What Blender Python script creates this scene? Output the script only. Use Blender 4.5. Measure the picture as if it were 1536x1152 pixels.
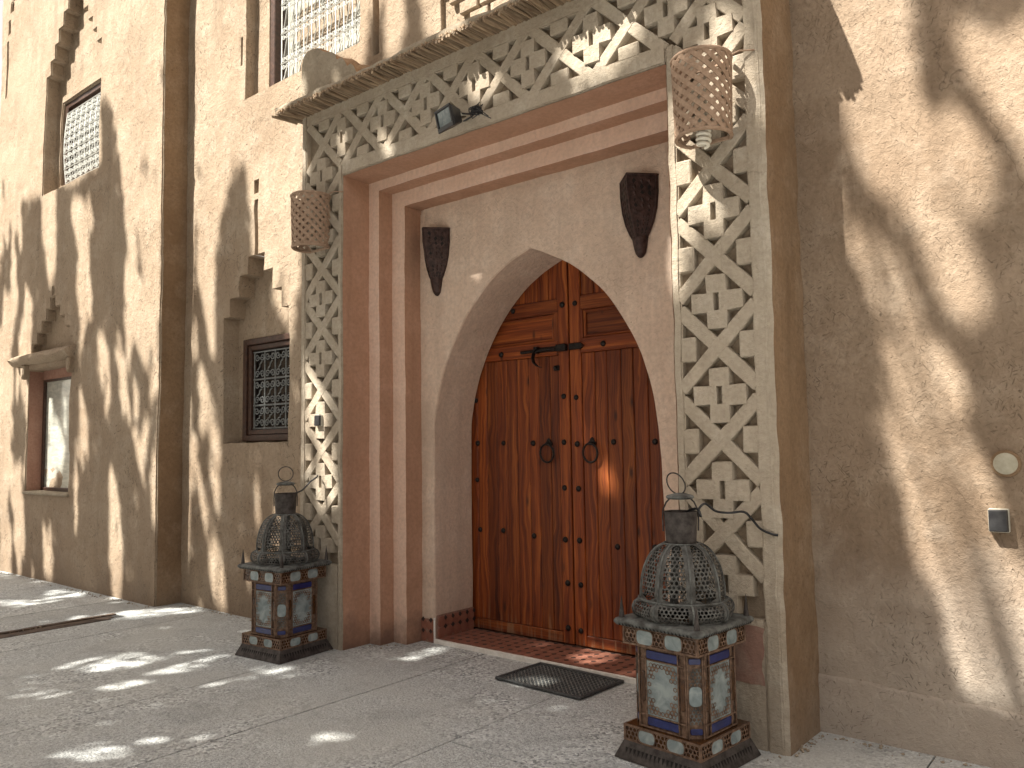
import bpy, bmesh, math, random
import numpy as np
from mathutils import Vector, Matrix, noise
from math import sin, cos, pi, radians, sqrt

random.seed(7)
rng = np.random.default_rng(7)
scn = bpy.context.scene
for o in list(bpy.data.objects):
    bpy.data.objects.remove(o)

# ------------------------------------------------------------------ camera
CAM = (3.10727, -3.73328, 1.45)
YAW, PIT, ROL = radians(39.2), radians(4.34), radians(-0.85)
FPX = 1200.0                                   # focal length in pixels of a 1536 wide picture
_f = Vector((-sin(YAW)*cos(PIT), cos(YAW)*cos(PIT), sin(PIT)))
_r = Vector((cos(YAW), sin(YAW), 0)); _u = _r.cross(_f)
CR = cos(ROL)*_r + sin(ROL)*_u
CU = -sin(ROL)*_r + cos(ROL)*_u
cam_data = bpy.data.cameras.new('camera')
cam_data.sensor_width = 36.0
cam_data.lens = FPX/1536*36
cam_data.clip_start = 0.05
cam_data.clip_end = 500
cam = bpy.data.objects.new('camera', cam_data)
scn.collection.objects.link(cam)
cam.matrix_world = Matrix(((CR.x, CU.x, -_f.x, CAM[0]), (CR.y, CU.y, -_f.y, CAM[1]),
                           (CR.z, CU.z, -_f.z, CAM[2]), (0, 0, 0, 1)))
scn.camera = cam

# ------------------------------------------------------------------ light
SUN = Vector((0.55, 1.0, -1.42))               # the way the sunlight travels
elev = math.atan2(1.42, sqrt(0.55**2 + 1))
world = bpy.data.worlds.new('World'); scn.world = world; world.use_nodes = True
wn = world.node_tree.nodes; wl = world.node_tree.links
bg = wn['Background']
sky = wn.new('ShaderNodeTexSky'); sky.sky_type = 'NISHITA'; sky.sun_disc = False
sky.sun_elevation = elev
sky.sun_rotation = math.atan2(-0.55, -1.0)     # sun stands towards -x, -y
sky.dust_density = 2.0; sky.air_density = 1.0
hs = wn.new('ShaderNodeHueSaturation'); hs.inputs['Saturation'].default_value = 0.35
wb = wn.new('ShaderNodeMix'); wb.data_type = 'RGBA'; wb.blend_type = 'MULTIPLY'; wb.inputs[0].default_value = 1.0
wb.inputs[7].default_value = (1.0, 0.88, 0.74, 1)   # warm white balance of the picture, the whole sky alike
wl.new(sky.outputs[0], hs.inputs['Color']); wl.new(hs.outputs[0], wb.inputs[6])
wl.new(wb.outputs[2], bg.inputs['Color'])
bg.inputs['Strength'].default_value = 0.104
sl = bpy.data.lights.new('sun', 'SUN'); sl.energy = 5.0; sl.angle = radians(0.53); sl.color = (1.0, 0.95, 0.845)
so = bpy.data.objects.new('sun', sl); scn.collection.objects.link(so)
so.rotation_euler = SUN.to_track_quat('-Z', 'Y').to_euler()
so.location = (-6, -10, 15)
scn.view_settings.view_transform = 'Standard'
scn.view_settings.look = 'None'
scn.view_settings.gamma = 1.0
scn.view_settings.exposure = 1.6
scn.cycles.max_bounces = 6
scn.cycles.diffuse_bounces = 3
scn.cycles.transparent_max_bounces = 8

# ------------------------------------------------------------------ materials
def nodes_of(m):
    return m.node_tree.nodes, m.node_tree.links

def new_mat(name):
    m = bpy.data.materials.new(name); m.use_nodes = True
    n, l = nodes_of(m)
    return m, n, l, n['Principled BSDF']

def rgb(c): return (c[0], c[1], c[2], 1.0)

def vmath(n, l, op, a, b):
    x = n.new('ShaderNodeVectorMath'); x.operation = op
    l.new(a, x.inputs[0])
    if isinstance(b, tuple): x.inputs[1].default_value = b
    else: l.new(b, x.inputs[1])
    return x.outputs[0]

def fmath(n, l, op, a, b=None, clamp=False):
    x = n.new('ShaderNodeMath'); x.operation = op; x.use_clamp = clamp
    for i, v in enumerate((a, b)):
        if v is None: continue
        if isinstance(v, (int, float)): x.inputs[i].default_value = v
        else: l.new(v, x.inputs[i])
    return x.outputs[0]

def ntex(n, l, vec, scale, detail=4, rough=0.55, dist=0.0):
    t = n.new('ShaderNodeTexNoise'); t.inputs['Scale'].default_value = scale
    t.inputs['Detail'].default_value = detail; t.inputs['Roughness'].default_value = rough
    t.inputs['Distortion'].default_value = dist
    l.new(vec, t.inputs['Vector'])
    return t.outputs['Fac']

def ramp(n, l, fac, stops):
    r = n.new('ShaderNodeValToRGB'); e = r.color_ramp.elements
    while len(e) < len(stops): e.new(0.5)
    for i, (p, c) in enumerate(stops):
        e[i].position = p; e[i].color = rgb(c) if len(c) == 3 else c
    l.new(fac, r.inputs[0])
    return r.outputs[0]

def rampf(n, l, fac, a, b, invert=False):
    r = n.new('ShaderNodeMapRange'); r.inputs[1].default_value = a; r.inputs[2].default_value = b
    r.inputs[3].default_value = 1.0 if invert else 0.0
    r.inputs[4].default_value = 0.0 if invert else 1.0
    l.new(fac, r.inputs[0])
    return r.outputs[0]

def mixc(n, l, fac, a, b, mode='MIX'):
    x = n.new('ShaderNodeMix'); x.data_type = 'RGBA'; x.blend_type = mode; x.clamp_factor = True
    for i, v in ((0, fac), (6, a), (7, b)):
        if isinstance(v, (int, float)): x.inputs[i].default_value = v
        elif isinstance(v, tuple): x.inputs[i].default_value = rgb(v)
        else: l.new(v, x.inputs[i])
    return x.outputs[2]

def bump(n, l, height, strength, dist, bsdf):
    b = n.new('ShaderNodeBump'); b.inputs['Strength'].default_value = strength; b.inputs['Distance'].default_value = dist
    l.new(height, b.inputs['Height']); l.new(b.outputs[0], bsdf.inputs['Normal'])

def straw_marks(n, l, pos, k):
    """short chopped-straw dashes in several directions"""
    out = None
    for i, (ang, off) in enumerate(((0.35, 0.0), (-0.9, 3.1), (1.25, 7.7))):
        vr = n.new('ShaderNodeVectorRotate'); vr.rotation_type = 'Y_AXIS'; vr.inputs['Angle'].default_value = ang
        l.new(pos, vr.inputs['Vector'])
        v = vmath(n, l, 'MULTIPLY', vr.outputs[0], (22*k, 90*k, 150*k))
        v = vmath(n, l, 'ADD', v, (off, off*1.7, off*0.6))
        f = ntex(n, l, v, 1.0, 1.0, 0.4, 0.35)
        f = rampf(n, l, f, 0.69, 0.73)
        out = f if out is None else fmath(n, l, 'MAXIMUM', out, f)
    return out

def plaster(name, a, b, c, straw=0.6, bstr=0.55, sk=1.0, damp=0.5, dampc=(0.20, 0.16, 0.13), smooth=False, damph=0.35, crack=0.0):
    m, n, l, p = new_mat(name)
    g = n.new('ShaderNodeNewGeometry'); pos = g.outputs['Position']
    big = ntex(n, l, pos, 0.9, 4, 0.6, 0.3)
    mid = ntex(n, l, pos, 5.0, 6, 0.62)
    fine = ntex(n, l, pos, 38.0, 4, 0.65)
    col = mixc(n, l, rampf(n, l, big, 0.35, 0.65), a, b)
    col = mixc(n, l, fmath(n, l, 'MULTIPLY', rampf(n, l, mid, 0.48, 0.72), 0.75), col, c)
    # runs of rain-washed dirt, vertical
    vs = vmath(n, l, 'MULTIPLY', pos, (7.0, 7.0, 0.55))
    run = ntex(n, l, vs, 1.0, 6, 0.6)
    col = mixc(n, l, fmath(n, l, 'MULTIPLY', rampf(n, l, run, 0.52, 0.75), 0.5), col, tuple(x*0.72 for x in b))
    col = mixc(n, l, fmath(n, l, 'MULTIPLY', rampf(n, l, fine, 0.35, 0.6, True), 0.35), col, tuple(x*0.62 for x in b))
    if crack:
        ce = n.new('ShaderNodeTexVoronoi'); ce.feature = 'DISTANCE_TO_EDGE'; ce.inputs['Scale'].default_value = 1.1
        wv = n.new('ShaderNodeTexNoise'); wv.inputs['Scale'].default_value = 3.5; wv.inputs['Detail'].default_value = 5; l.new(pos, wv.inputs['Vector'])
        sc = n.new('ShaderNodeVectorMath'); sc.operation = 'SCALE'; sc.inputs['Scale'].default_value = 0.55; l.new(wv.outputs['Color'], sc.inputs[0])
        l.new(vmath(n, l, 'ADD', pos, sc.outputs[0]), ce.inputs['Vector'])
        ck = fmath(n, l, 'MULTIPLY', rampf(n, l, ce.outputs['Distance'], 0.0, 0.007, True), rampf(n, l, big, 0.46, 0.56))
        col = mixc(n, l, fmath(n, l, 'MULTIPLY', ck, 0.55*crack), col, tuple(x*0.35 for x in b))
        rep_ = rampf(n, l, ntex(n, l, vmath(n, l, 'ADD', pos, (13, 2, 6)), 0.55, 3, 0.5, 1.2), 0.53, 0.56)
        col = mixc(n, l, fmath(n, l, 'MULTIPLY', rep_, 0.40*crack), col, tuple(0.55*x+0.45*y for x, y in zip(b, (0.42, 0.33, 0.25))))
        stn = rampf(n, l, ntex(n, l, vmath(n, l, 'MULTIPLY', vmath(n, l, 'ADD', pos, (3, 1, 8)), (2.2, 2.2, 0.9)), 1.0, 5, 0.65, 0.8), 0.50, 0.72)
        col = mixc(n, l, fmath(n, l, 'MULTIPLY', stn, 0.45*crack), col, tuple(x*0.66 for x in b))
    if damp > 0:
        sp = n.new('ShaderNodeSeparateXYZ'); l.new(pos, sp.inputs[0])
        edge = fmath(n, l, 'ADD', sp.outputs[2], fmath(n, l, 'MULTIPLY', mid, -0.55))
        d = rampf(n, l, edge, -0.28, damph - 0.28, True)
        dn = fmath(n, l, 'MULTIPLY', d, damp)
        col = mixc(n, l, dn, col, dampc)
    h = fmath(n, l, 'ADD', fmath(n, l, 'MULTIPLY', mid, 1.1), fmath(n, l, 'MULTIPLY', fine, 0.45))
    grit = ntex(n, l, pos, 160.0, 1, 0.6)
    h = fmath(n, l, 'ADD', h, fmath(n, l, 'MULTIPLY', grit, 0.12))
    if straw > 0:
        s = straw_marks(n, l, pos, sk)
        patch = rampf(n, l, ntex(n, l, vmath(n, l, 'ADD', pos, (5, 5, 5)), 3.0, 4, 0.6), 0.40, 0.60)
        s = fmath(n, l, 'MULTIPLY', s, fmath(n, l, 'ADD', fmath(n, l, 'MULTIPLY', patch, 0.75), 0.25))
        col = mixc(n, l, fmath(n, l, 'MULTIPLY', s, straw), col, tuple(x*0.30 for x in b))
        h = fmath(n, l, 'ADD', h, fmath(n, l, 'MULTIPLY', s, -0.30))
        pit = n.new('ShaderNodeTexVoronoi'); pit.inputs['Scale'].default_value = 26*sk
        l.new(vmath(n, l, 'ADD', pos, (1, 2, 3)), pit.inputs['Vector'])
        pf = fmath(n, l, 'MULTIPLY', rampf(n, l, pit.outputs['Distance'], 0.05, 0.16, True), rampf(n, l, fine, 0.5, 0.6))
        h = fmath(n, l, 'ADD', h, fmath(n, l, 'MULTIPLY', pf, -0.35))
        col = mixc(n, l, fmath(n, l, 'MULTIPLY', pf, 0.5), col, tuple(x*0.45 for x in b))
    l.new(col, p.inputs['Base Color'])
    p.inputs['Roughness'].default_value = 0.95
    p.inputs['Specular IOR Level'].default_value = 0.15
    bump(n, l, h, bstr, 0.022, p)
    return m

def simple(name, a, b, rough=0.6, metal=0.0, scale=20, bstr=0.2, detail=5, spec=0.5, lo=0.35, hi=0.65, rough2=None):
    m, n, l, p = new_mat(name)
    tc = n.new('ShaderNodeNewGeometry')
    f = ntex(n, l, tc.outputs['Position'], scale, detail, 0.62)
    l.new(ramp(n, l, f, ((lo, a), (hi, b))), p.inputs['Base Color'])
    if rough2 is None: p.inputs['Roughness'].default_value = rough
    else: l.new(fmath(n, l, 'ADD', fmath(n, l, 'MULTIPLY', f, rough2 - rough), rough), p.inputs['Roughness'])
    p.inputs['Metallic'].default_value = metal
    p.inputs['Specular IOR Level'].default_value = spec
    if bstr: bump(n, l, f, bstr, 0.01, p)
    return m

M = {}
M['wall'] = plaster('adobe_plaster', (0.415, 0.33, 0.245), (0.33, 0.247, 0.175), (0.475, 0.395, 0.31), straw=0.7, bstr=0.8, sk=0.7, damp=0.6, dampc=(0.22, 0.165, 0.12), crack=0.7)
M['wall_near'] = plaster('adobe_straw_plaster', (0.35, 0.268, 0.195), (0.25, 0.18, 0.125), (0.42, 0.335, 0.255), straw=0.6, bstr=0.72, sk=1.15, damp=0.8, dampc=(0.49, 0.44, 0.385), damph=1.05, crack=1.0)
M['carved'] = plaster('carved_grey_plaster', (0.49, 0.425, 0.34), (0.39, 0.325, 0.25), (0.58, 0.52, 0.435), straw=0.0, crack=0.55, bstr=0.85, damp=0.30, dampc=(0.36, 0.33, 0.28), damph=0.55)
M['recess_shade'] = plaster('carved_recess_shade', (0.33, 0.265, 0.195), (0.26, 0.20, 0.145), (0.38, 0.31, 0.24), straw=0.0, bstr=0.6, damp=0.2)  # same plaster, the shade of the pits put into a darker colour
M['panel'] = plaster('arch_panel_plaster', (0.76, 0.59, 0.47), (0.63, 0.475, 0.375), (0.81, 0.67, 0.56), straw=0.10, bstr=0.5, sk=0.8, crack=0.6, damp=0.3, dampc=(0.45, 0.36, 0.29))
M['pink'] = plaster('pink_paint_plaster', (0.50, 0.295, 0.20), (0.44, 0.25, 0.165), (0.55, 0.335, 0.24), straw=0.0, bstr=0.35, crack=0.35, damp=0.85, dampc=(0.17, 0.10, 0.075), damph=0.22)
M['side_mud_shade'] = plaster('brown_side_plaster_shade', (0.29, 0.195, 0.12), (0.23, 0.15, 0.09), (0.35, 0.255, 0.175), straw=0.35, bstr=0.8, sk=0.8, damp=0.3, dampc=(0.30, 0.25, 0.20))  # brown mud on the portal side, painted shade on the left block
M['pink_lit'] = plaster('pink_paint_lit', (0.79, 0.57, 0.455), (0.72, 0.50, 0.39), (0.82, 0.62, 0.51), straw=0.0, bstr=0.35, crack=0.35, damp=0.85, dampc=(0.20, 0.13, 0.10), damph=0.22)  # same pink paint, the light on the front faces put into the colour
M['mud'] = plaster('raw_mud', (0.42, 0.27, 0.16), (0.36, 0.22, 0.13), (0.48, 0.34, 0.22), straw=0.3, bstr=0.9, damp=0)
M['cap'] = plaster('cornice_mud', (0.42, 0.36, 0.28), (0.34, 0.28, 0.21), (0.50, 0.43, 0.34), straw=0.2, bstr=0.9, damp=0)
M['redpaint'] = plaster('faded_red_paint', (0.27, 0.15, 0.115), (0.31, 0.185, 0.145), (0.40, 0.32, 0.26), straw=0, bstr=0.5, damp=0.4)
M['reveal'] = plaster('red_reveal_plaster', (0.36, 0.20, 0.15), (0.31, 0.17, 0.125), (0.42, 0.26, 0.20), straw=0.2, bstr=0.4, damp=0)

def reed_mat():
    m, n, l, p = new_mat('dry_reed')
    g = n.new('ShaderNodeNewGeometry'); oi = n.new('ShaderNodeObjectInfo')
    v = vmath(n, l, 'MULTIPLY', g.outputs['Position'], (70, 9, 70))
    f = ntex(n, l, v, 1.0, 4, 0.6)
    c = ramp(n, l, f, ((0.3, (0.16, 0.10, 0.06)), (0.7, (0.36, 0.27, 0.18))))
    k = fmath(n, l, 'ADD', fmath(n, l, 'MULTIPLY', oi.outputs['Random'], 0.8), 0.55)
    c = mixc(n, l, 1.0, c, k, 'MULTIPLY')
    l.new(c, p.inputs['Base Color']); p.inputs['Roughness'].default_value = 0.8
    bump(n, l, f, 0.5, 0.005, p)
    return m
M['reed'] = reed_mat()

def wood_mat():
    m, n, l, p = new_mat('varnished_cedar')
    g = n.new('ShaderNodeNewGeometry'); oi = n.new('ShaderNodeObjectInfo'); pos = g.outputs['Position']
    rnd = oi.outputs['Random']
    off = n.new('ShaderNodeCombineXYZ'); l.new(fmath(n, l, 'MULTIPLY', rnd, 13.0), off.inputs[0]); l.new(fmath(n, l, 'MULTIPLY', rnd, 31.0), off.inputs[2])
    v = vmath(n, l, 'ADD', pos, off.outputs[0])
    warp = ntex(n, l, vmath(n, l, 'MULTIPLY', v, (3, 3, 1.6)), 1.0, 3, 0.5)
    wv = n.new('ShaderNodeCombineXYZ'); l.new(fmath(n, l, 'MULTIPLY', warp, 0.16), wv.inputs[0])
    v2 = vmath(n, l, 'ADD', v, wv.outputs[0])
    grain = ntex(n, l, vmath(n, l, 'MULTIPLY', v2, (34, 34, 0.9)), 1.0, 5, 0.6, 0.4)
    fib = ntex(n, l, vmath(n, l, 'MULTIPLY', v2, (240, 240, 4)), 1.0, 3, 0.6)
    c = ramp(n, l, grain, ((0.28, (0.060, 0.010, 0.003)), (0.46, (0.19, 0.038, 0.008)), (0.60, (0.32, 0.080, 0.015)), (0.78, (0.46, 0.155, 0.036))))
    c = mixc(n, l, fmath(n, l, 'MULTIPLY', rampf(n, l, fib, 0.38, 0.55, True), 0.45), c, (0.06, 0.014, 0.005))
    # knots
    vo = n.new('ShaderNodeTexVoronoi'); vo.inputs['Scale'].default_value = 1.0
    l.new(vmath(n, l, 'MULTIPLY', v, (9.0, 9.0, 3.2)), vo.inputs['Vector'])
    kn = rampf(n, l, vo.outputs['Distance'], 0.05, 0.17, True)
    c = mixc(n, l, fmath(n, l, 'MULTIPLY', kn, 0.85), c, (0.035, 0.010, 0.005))
    k = fmath(n, l, 'ADD', fmath(n, l, 'MULTIPLY', rnd, 0.55), 0.78)
    c = mixc(n, l, 1.0, c, k, 'MULTIPLY')
    # varnish worn away towards the sill, in upward licks
    sp = n.new('ShaderNodeSeparateXYZ'); l.new(pos, sp.inputs[0])
    lick = ntex(n, l, vmath(n, l, 'MULTIPLY', pos, (26, 26, 1.6)), 1.0, 5, 0.65)
    wear = fmath(n, l, 'ADD', sp.outputs[2], fmath(n, l, 'MULTIPLY', lick, -1.5))
    w = rampf(n, l, wear, -0.86, -0.66, True)
    c = mixc(n, l, fmath(n, l, 'MULTIPLY', w, 0.62), c, (0.33, 0.215, 0.125))
    l.new(c, p.inputs['Base Color'])
    r = fmath(n, l, 'ADD', fmath(n, l, 'MULTIPLY', grain, 0.25), fmath(n, l, 'ADD', fmath(n, l, 'MULTIPLY', w, 0.4), 0.38))
    l.new(r, p.inputs['Roughness'])
    p.inputs['Specular IOR Level'].default_value = 0.4
    bump(n, l, fmath(n, l, 'ADD', fmath(n, l, 'MULTIPLY', grain, 0.6), fmath(n, l, 'MULTIPLY', fib, 0.4)), 0.25, 0.006, p)
    return m
M['wood'] = wood_mat()
M['iron'] = simple('black_iron', (0.012, 0.010, 0.010), (0.035, 0.028, 0.025), 0.45, 0.6, 60, 0.3)
M['dark_metal'] = simple('dark_bronze', (0.024, 0.013, 0.011), (0.085, 0.048, 0.042), 0.42, 0.5, 35, 0.4, rough2=0.65)
M['frame_wood'] = simple('dark_window_wood', (0.035, 0.016, 0.010), (0.075, 0.035, 0.022), 0.45, 0, 25, 0.2)
M['white_iron'] = simple('white_painted_iron', (0.44, 0.45, 0.43), (0.60, 0.60, 0.57), 0.5, 0, 40, 0.2)
M['grey_iron'] = simple('grey_painted_iron', (0.13, 0.14, 0.14), (0.26, 0.27, 0.27), 0.5, 0.2, 40, 0.2)
M['brass'] = simple('rusted_brass', (0.085, 0.048, 0.032), (0.27, 0.175, 0.12), 0.5, 0.35, 45, 0.5, rough2=0.8)
M['patina'] = simple('zinc_patina', (0.050, 0.048, 0.045), (0.20, 0.212, 0.204), 0.55, 0.35, 22, 0.5, detail=8, rough2=0.85)
M['patina_dark'] = simple('sooty_zinc', (0.030, 0.024, 0.022), (0.095, 0.082, 0.076), 0.55, 0.4, 26, 0.4, rough2=0.8)
M['patina_mid'] = simple('dull_zinc', (0.040, 0.036, 0.033), (0.150, 0.150, 0.142), 0.5, 0.4, 24, 0.4, rough2=0.8)
M['slot'] = simple('slot_shadow_metal', (0.006, 0.005, 0.005), (0.012, 0.010, 0.009), 0.9, 0, 40, 0)
M['terracotta'] = simple('terracotta_weave', (0.29, 0.195, 0.135), (0.39, 0.275, 0.20), 0.85, 0, 40, 0.4, spec=0.2)
M['terrace_tile'] = simple('terracotta_tile', (0.235, 0.095, 0.065), (0.33, 0.145, 0.10), 0.45, 0, 16, 0.15)
M['black_tile'] = simple('black_tile', (0.018, 0.014, 0.014), (0.045, 0.034, 0.032), 0.4, 0, 30, 0.1)
M['grout'] = simple('tile_grout', (0.26, 0.15, 0.11), (0.36, 0.22, 0.17), 0.9, 0, 50, 0.2)
M['nosing'] = simple('white_nosing', (0.74, 0.71, 0.66), (0.86, 0.84, 0.80), 0.5, 0, 30, 0.1)
M['rubber'] = simple('black_rubber', (0.022, 0.024, 0.026), (0.075, 0.080, 0.082), 0.4, 0, 50, 0.2, rough2=0.75)
M['dusty_rubber'] = simple('dusty_rubber', (0.10, 0.10, 0.095), (0.26, 0.255, 0.235), 0.8, 0, 40, 0.2)
M['plastic'] = simple('black_plastic', (0.012, 0.012, 0.014), (0.030, 0.030, 0.032), 0.35, 0, 30, 0.05)
M['pale_plastic'] = simple('pale_plastic', (0.38, 0.36, 0.30), (0.48, 0.46, 0.39), 0.5, 0, 30, 0.1)
M['cover'] = simple('dusty_cover_plate', (0.36, 0.33, 0.25), (0.46, 0.43, 0.34), 0.6, 0, 25, 0.15)
M['bulb'] = simple('white_glass_bulb', (0.74, 0.70, 0.60), (0.82, 0.78, 0.68), 0.25, 0, 10, 0)
M['timber'] = simple('weathered_timber', (0.030, 0.018, 0.012), (0.13, 0.085, 0.058), 0.85, 0, 9, 0.8)
M['bark'] = simple('tree_bark', (0.08, 0.055, 0.035), (0.17, 0.12, 0.08), 0.9, 0, 14, 0.6)

def leaf_mat():
    m, n, l, p = new_mat('leaf')
    g = n.new('ShaderNodeNewGeometry')
    f = ntex(n, l, g.outputs['Position'], 2.5, 4, 0.6)
    l.new(ramp(n, l, f, ((0.3, (0.045, 0.065, 0.020)), (0.7, (0.095, 0.115, 0.040)))), p.inputs['Base Color'])
    p.inputs['Roughness'].default_value = 0.6
    return m
M['leaf'] = leaf_mat()

def glass_mat(name, a, b, rough=0.15, trans=0.25, scale=9):
    m, n, l, p = new_mat(name)
    g = n.new('ShaderNodeNewGeometry')
    f = ntex(n, l, g.outputs['Position'], scale, 5, 0.6, 0.5)
    l.new(ramp(n, l, f, ((0.35, a), (0.65, b))), p.inputs['Base Color'])
    p.inputs['Roughness'].default_value = rough
    p.inputs['Transmission Weight'].default_value = trans
    p.inputs['Specular IOR Level'].default_value = 0.7
    return m
M['frost'] = glass_mat('frosted_glass', (0.17, 0.22, 0.235), (0.37, 0.43, 0.43), 0.22, 0.10, 14)
M['blue'] = glass_mat('blue_glass', (0.007, 0.012, 0.085), (0.014, 0.026, 0.15), 0.3, 0.05, 20)
M['amber'] = glass_mat('amber_glass', (0.040, 0.017, 0.006), (0.095, 0.040, 0.012), 0.2, 0.05, 20)
M['dark_glass'] = glass_mat('dark_window_glass', (0.012, 0.010, 0.010), (0.030, 0.026, 0.025), 0.08, 0.0, 4)
M['lamp_glass'] = glass_mat('flood_glass', (0.10, 0.13, 0.14), (0.20, 0.24, 0.25), 0.1, 0.0, 20)

def curtain_mat(name, a, b):
    m, n, l, p = new_mat(name)
    g = n.new('ShaderNodeNewGeometry')
    v = vmath(n, l, 'MULTIPLY', g.outputs['Position'], (7, 7, 22))
    f = ntex(n, l, v, 1.0, 5, 0.6, 0.8)
    l.new(ramp(n, l, f, ((0.35, a), (0.65, b))), p.inputs['Base Color'])
    p.inputs['Roughness'].default_value = 0.35
    p.inputs['Coat Weight'].default_value = 0.6
    p.inputs['Coat Roughness'].default_value = 0.06
    bump(n, l, f, 0.35, 0.02, p)
    return m
M['curtain'] = curtain_mat('net_curtain', (0.36, 0.37, 0.33), (0.58, 0.57, 0.50))
M['curtain_up'] = curtain_mat('pale_shutter', (0.30, 0.295, 0.26), (0.50, 0.485, 0.43))

M['curtain_dim'] = curtain_mat('dim_blind', (0.07, 0.07, 0.065), (0.20, 0.195, 0.175))
def pave_mat():
    m, n, l, p = new_mat('exposed_aggregate')
    g = n.new('ShaderNodeNewGeometry'); pos = g.outputs['Position']
    vo = n.new('ShaderNodeTexVoronoi'); vo.inputs['Scale'].default_value = 72; l.new(pos, vo.inputs['Vector'])
    vo2 = n.new('ShaderNodeTexVoronoi'); vo2.inputs['Scale'].default_value = 170; l.new(pos, vo2.inputs['Vector'])
    sp = n.new('ShaderNodeSeparateColor'); l.new(vo.outputs['Color'], sp.inputs[0])
    sp2 = n.new('ShaderNodeSeparateColor'); l.new(vo2.outputs['Color'], sp2.inputs[0])
    stone = ramp(n, l, sp.outputs[0], ((0.0, (0.165, 0.174, 0.180)), (0.35, (0.436, 0.455, 0.464)), (0.7, (0.601, 0.624, 0.625)), (1.0, (0.795, 0.822, 0.817))))
    fines = ramp(n, l, sp2.outputs[0], ((0.0, (0.252, 0.263, 0.270)), (0.5, (0.474, 0.495, 0.499)), (1.0, (0.698, 0.723, 0.721))))
    patch = ntex(n, l, pos, 1.7, 5, 0.6, 0.4)
    c = mixc(n, l, rampf(n, l, patch, 0.40, 0.62), fines, stone)
    dust = ntex(n, l, vmath(n, l, 'ADD', pos, (9, 4, 0)), 0.8, 6, 0.62)
    c = mixc(n, l, fmath(n, l, 'MULTIPLY', rampf(n, l, dust, 0.42, 0.68), 0.65), c, (0.532, 0.535, 0.509))
    st = ntex(n, l, vmath(n, l, 'ADD', pos, (3, 7, 0)), 2.6, 7, 0.68, 0.6)
    c = mixc(n, l, fmath(n, l, 'MULTIPLY', rampf(n, l, st, 0.52, 0.70), 0.45), c, (0.252, 0.254, 0.252))
    oi = n.new('ShaderNodeObjectInfo')
    c = mixc(n, l, 1.0, c, fmath(n, l, 'ADD', fmath(n, l, 'MULTIPLY', oi.outputs['Random'], 0.16), 0.90), 'MULTIPLY')
    l.new(c, p.inputs['Base Color'])
    p.inputs['Roughness'].default_value = 0.8
    p.inputs['Specular IOR Level'].default_value = 0.3
    h = fmath(n, l, 'ADD', fmath(n, l, 'MULTIPLY', vo.outputs['Distance'], -0.8), fmath(n, l, 'MULTIPLY', vo2.outputs['Distance'], -0.35))
    h = fmath(n, l, 'ADD', h, fmath(n, l, 'MULTIPLY', st, 1.2))
    bump(n, l, h, 0.9, 0.008, p)
    return m
M['pave'] = pave_mat()
M['joint'] = simple('joint_dirt', (0.05, 0.05, 0.05), (0.10, 0.10, 0.10), 0.9, 0, 30, 0.3)
M['earth'] = simple('planted_earth', (0.10, 0.085, 0.05), (0.17, 0.14, 0.085), 0.95, 0, 3, 0.4)

# ------------------------------------------------------------------ mesh helpers
def link(name, mesh, mat=None, parent=None, kind=None, label=None):
    o = bpy.data.objects.new(name, mesh); scn.collection.objects.link(o)
    if mat is not None and not mesh.materials: mesh.materials.append(mat)
    if parent is not None: o.parent = parent
    if kind: o['kind'] = kind
    if label: o['label'] = label
    return o

def thing(name, label, cat, loc=(0, 0, 0), rz=0.0, group=None):
    o = bpy.data.objects.new(name, None); scn.collection.objects.link(o)
    o.empty_display_size = 0.1
    o.location = loc; o.rotation_euler = (0, 0, rz)
    o['label'] = label; o['category'] = cat
    if group: o['group'] = group
    return o

def part_empty(name, parent):
    o = bpy.data.objects.new(name, None); scn.collection.objects.link(o); o.parent = parent
    o.empty_display_size = 0.1
    return o

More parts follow.
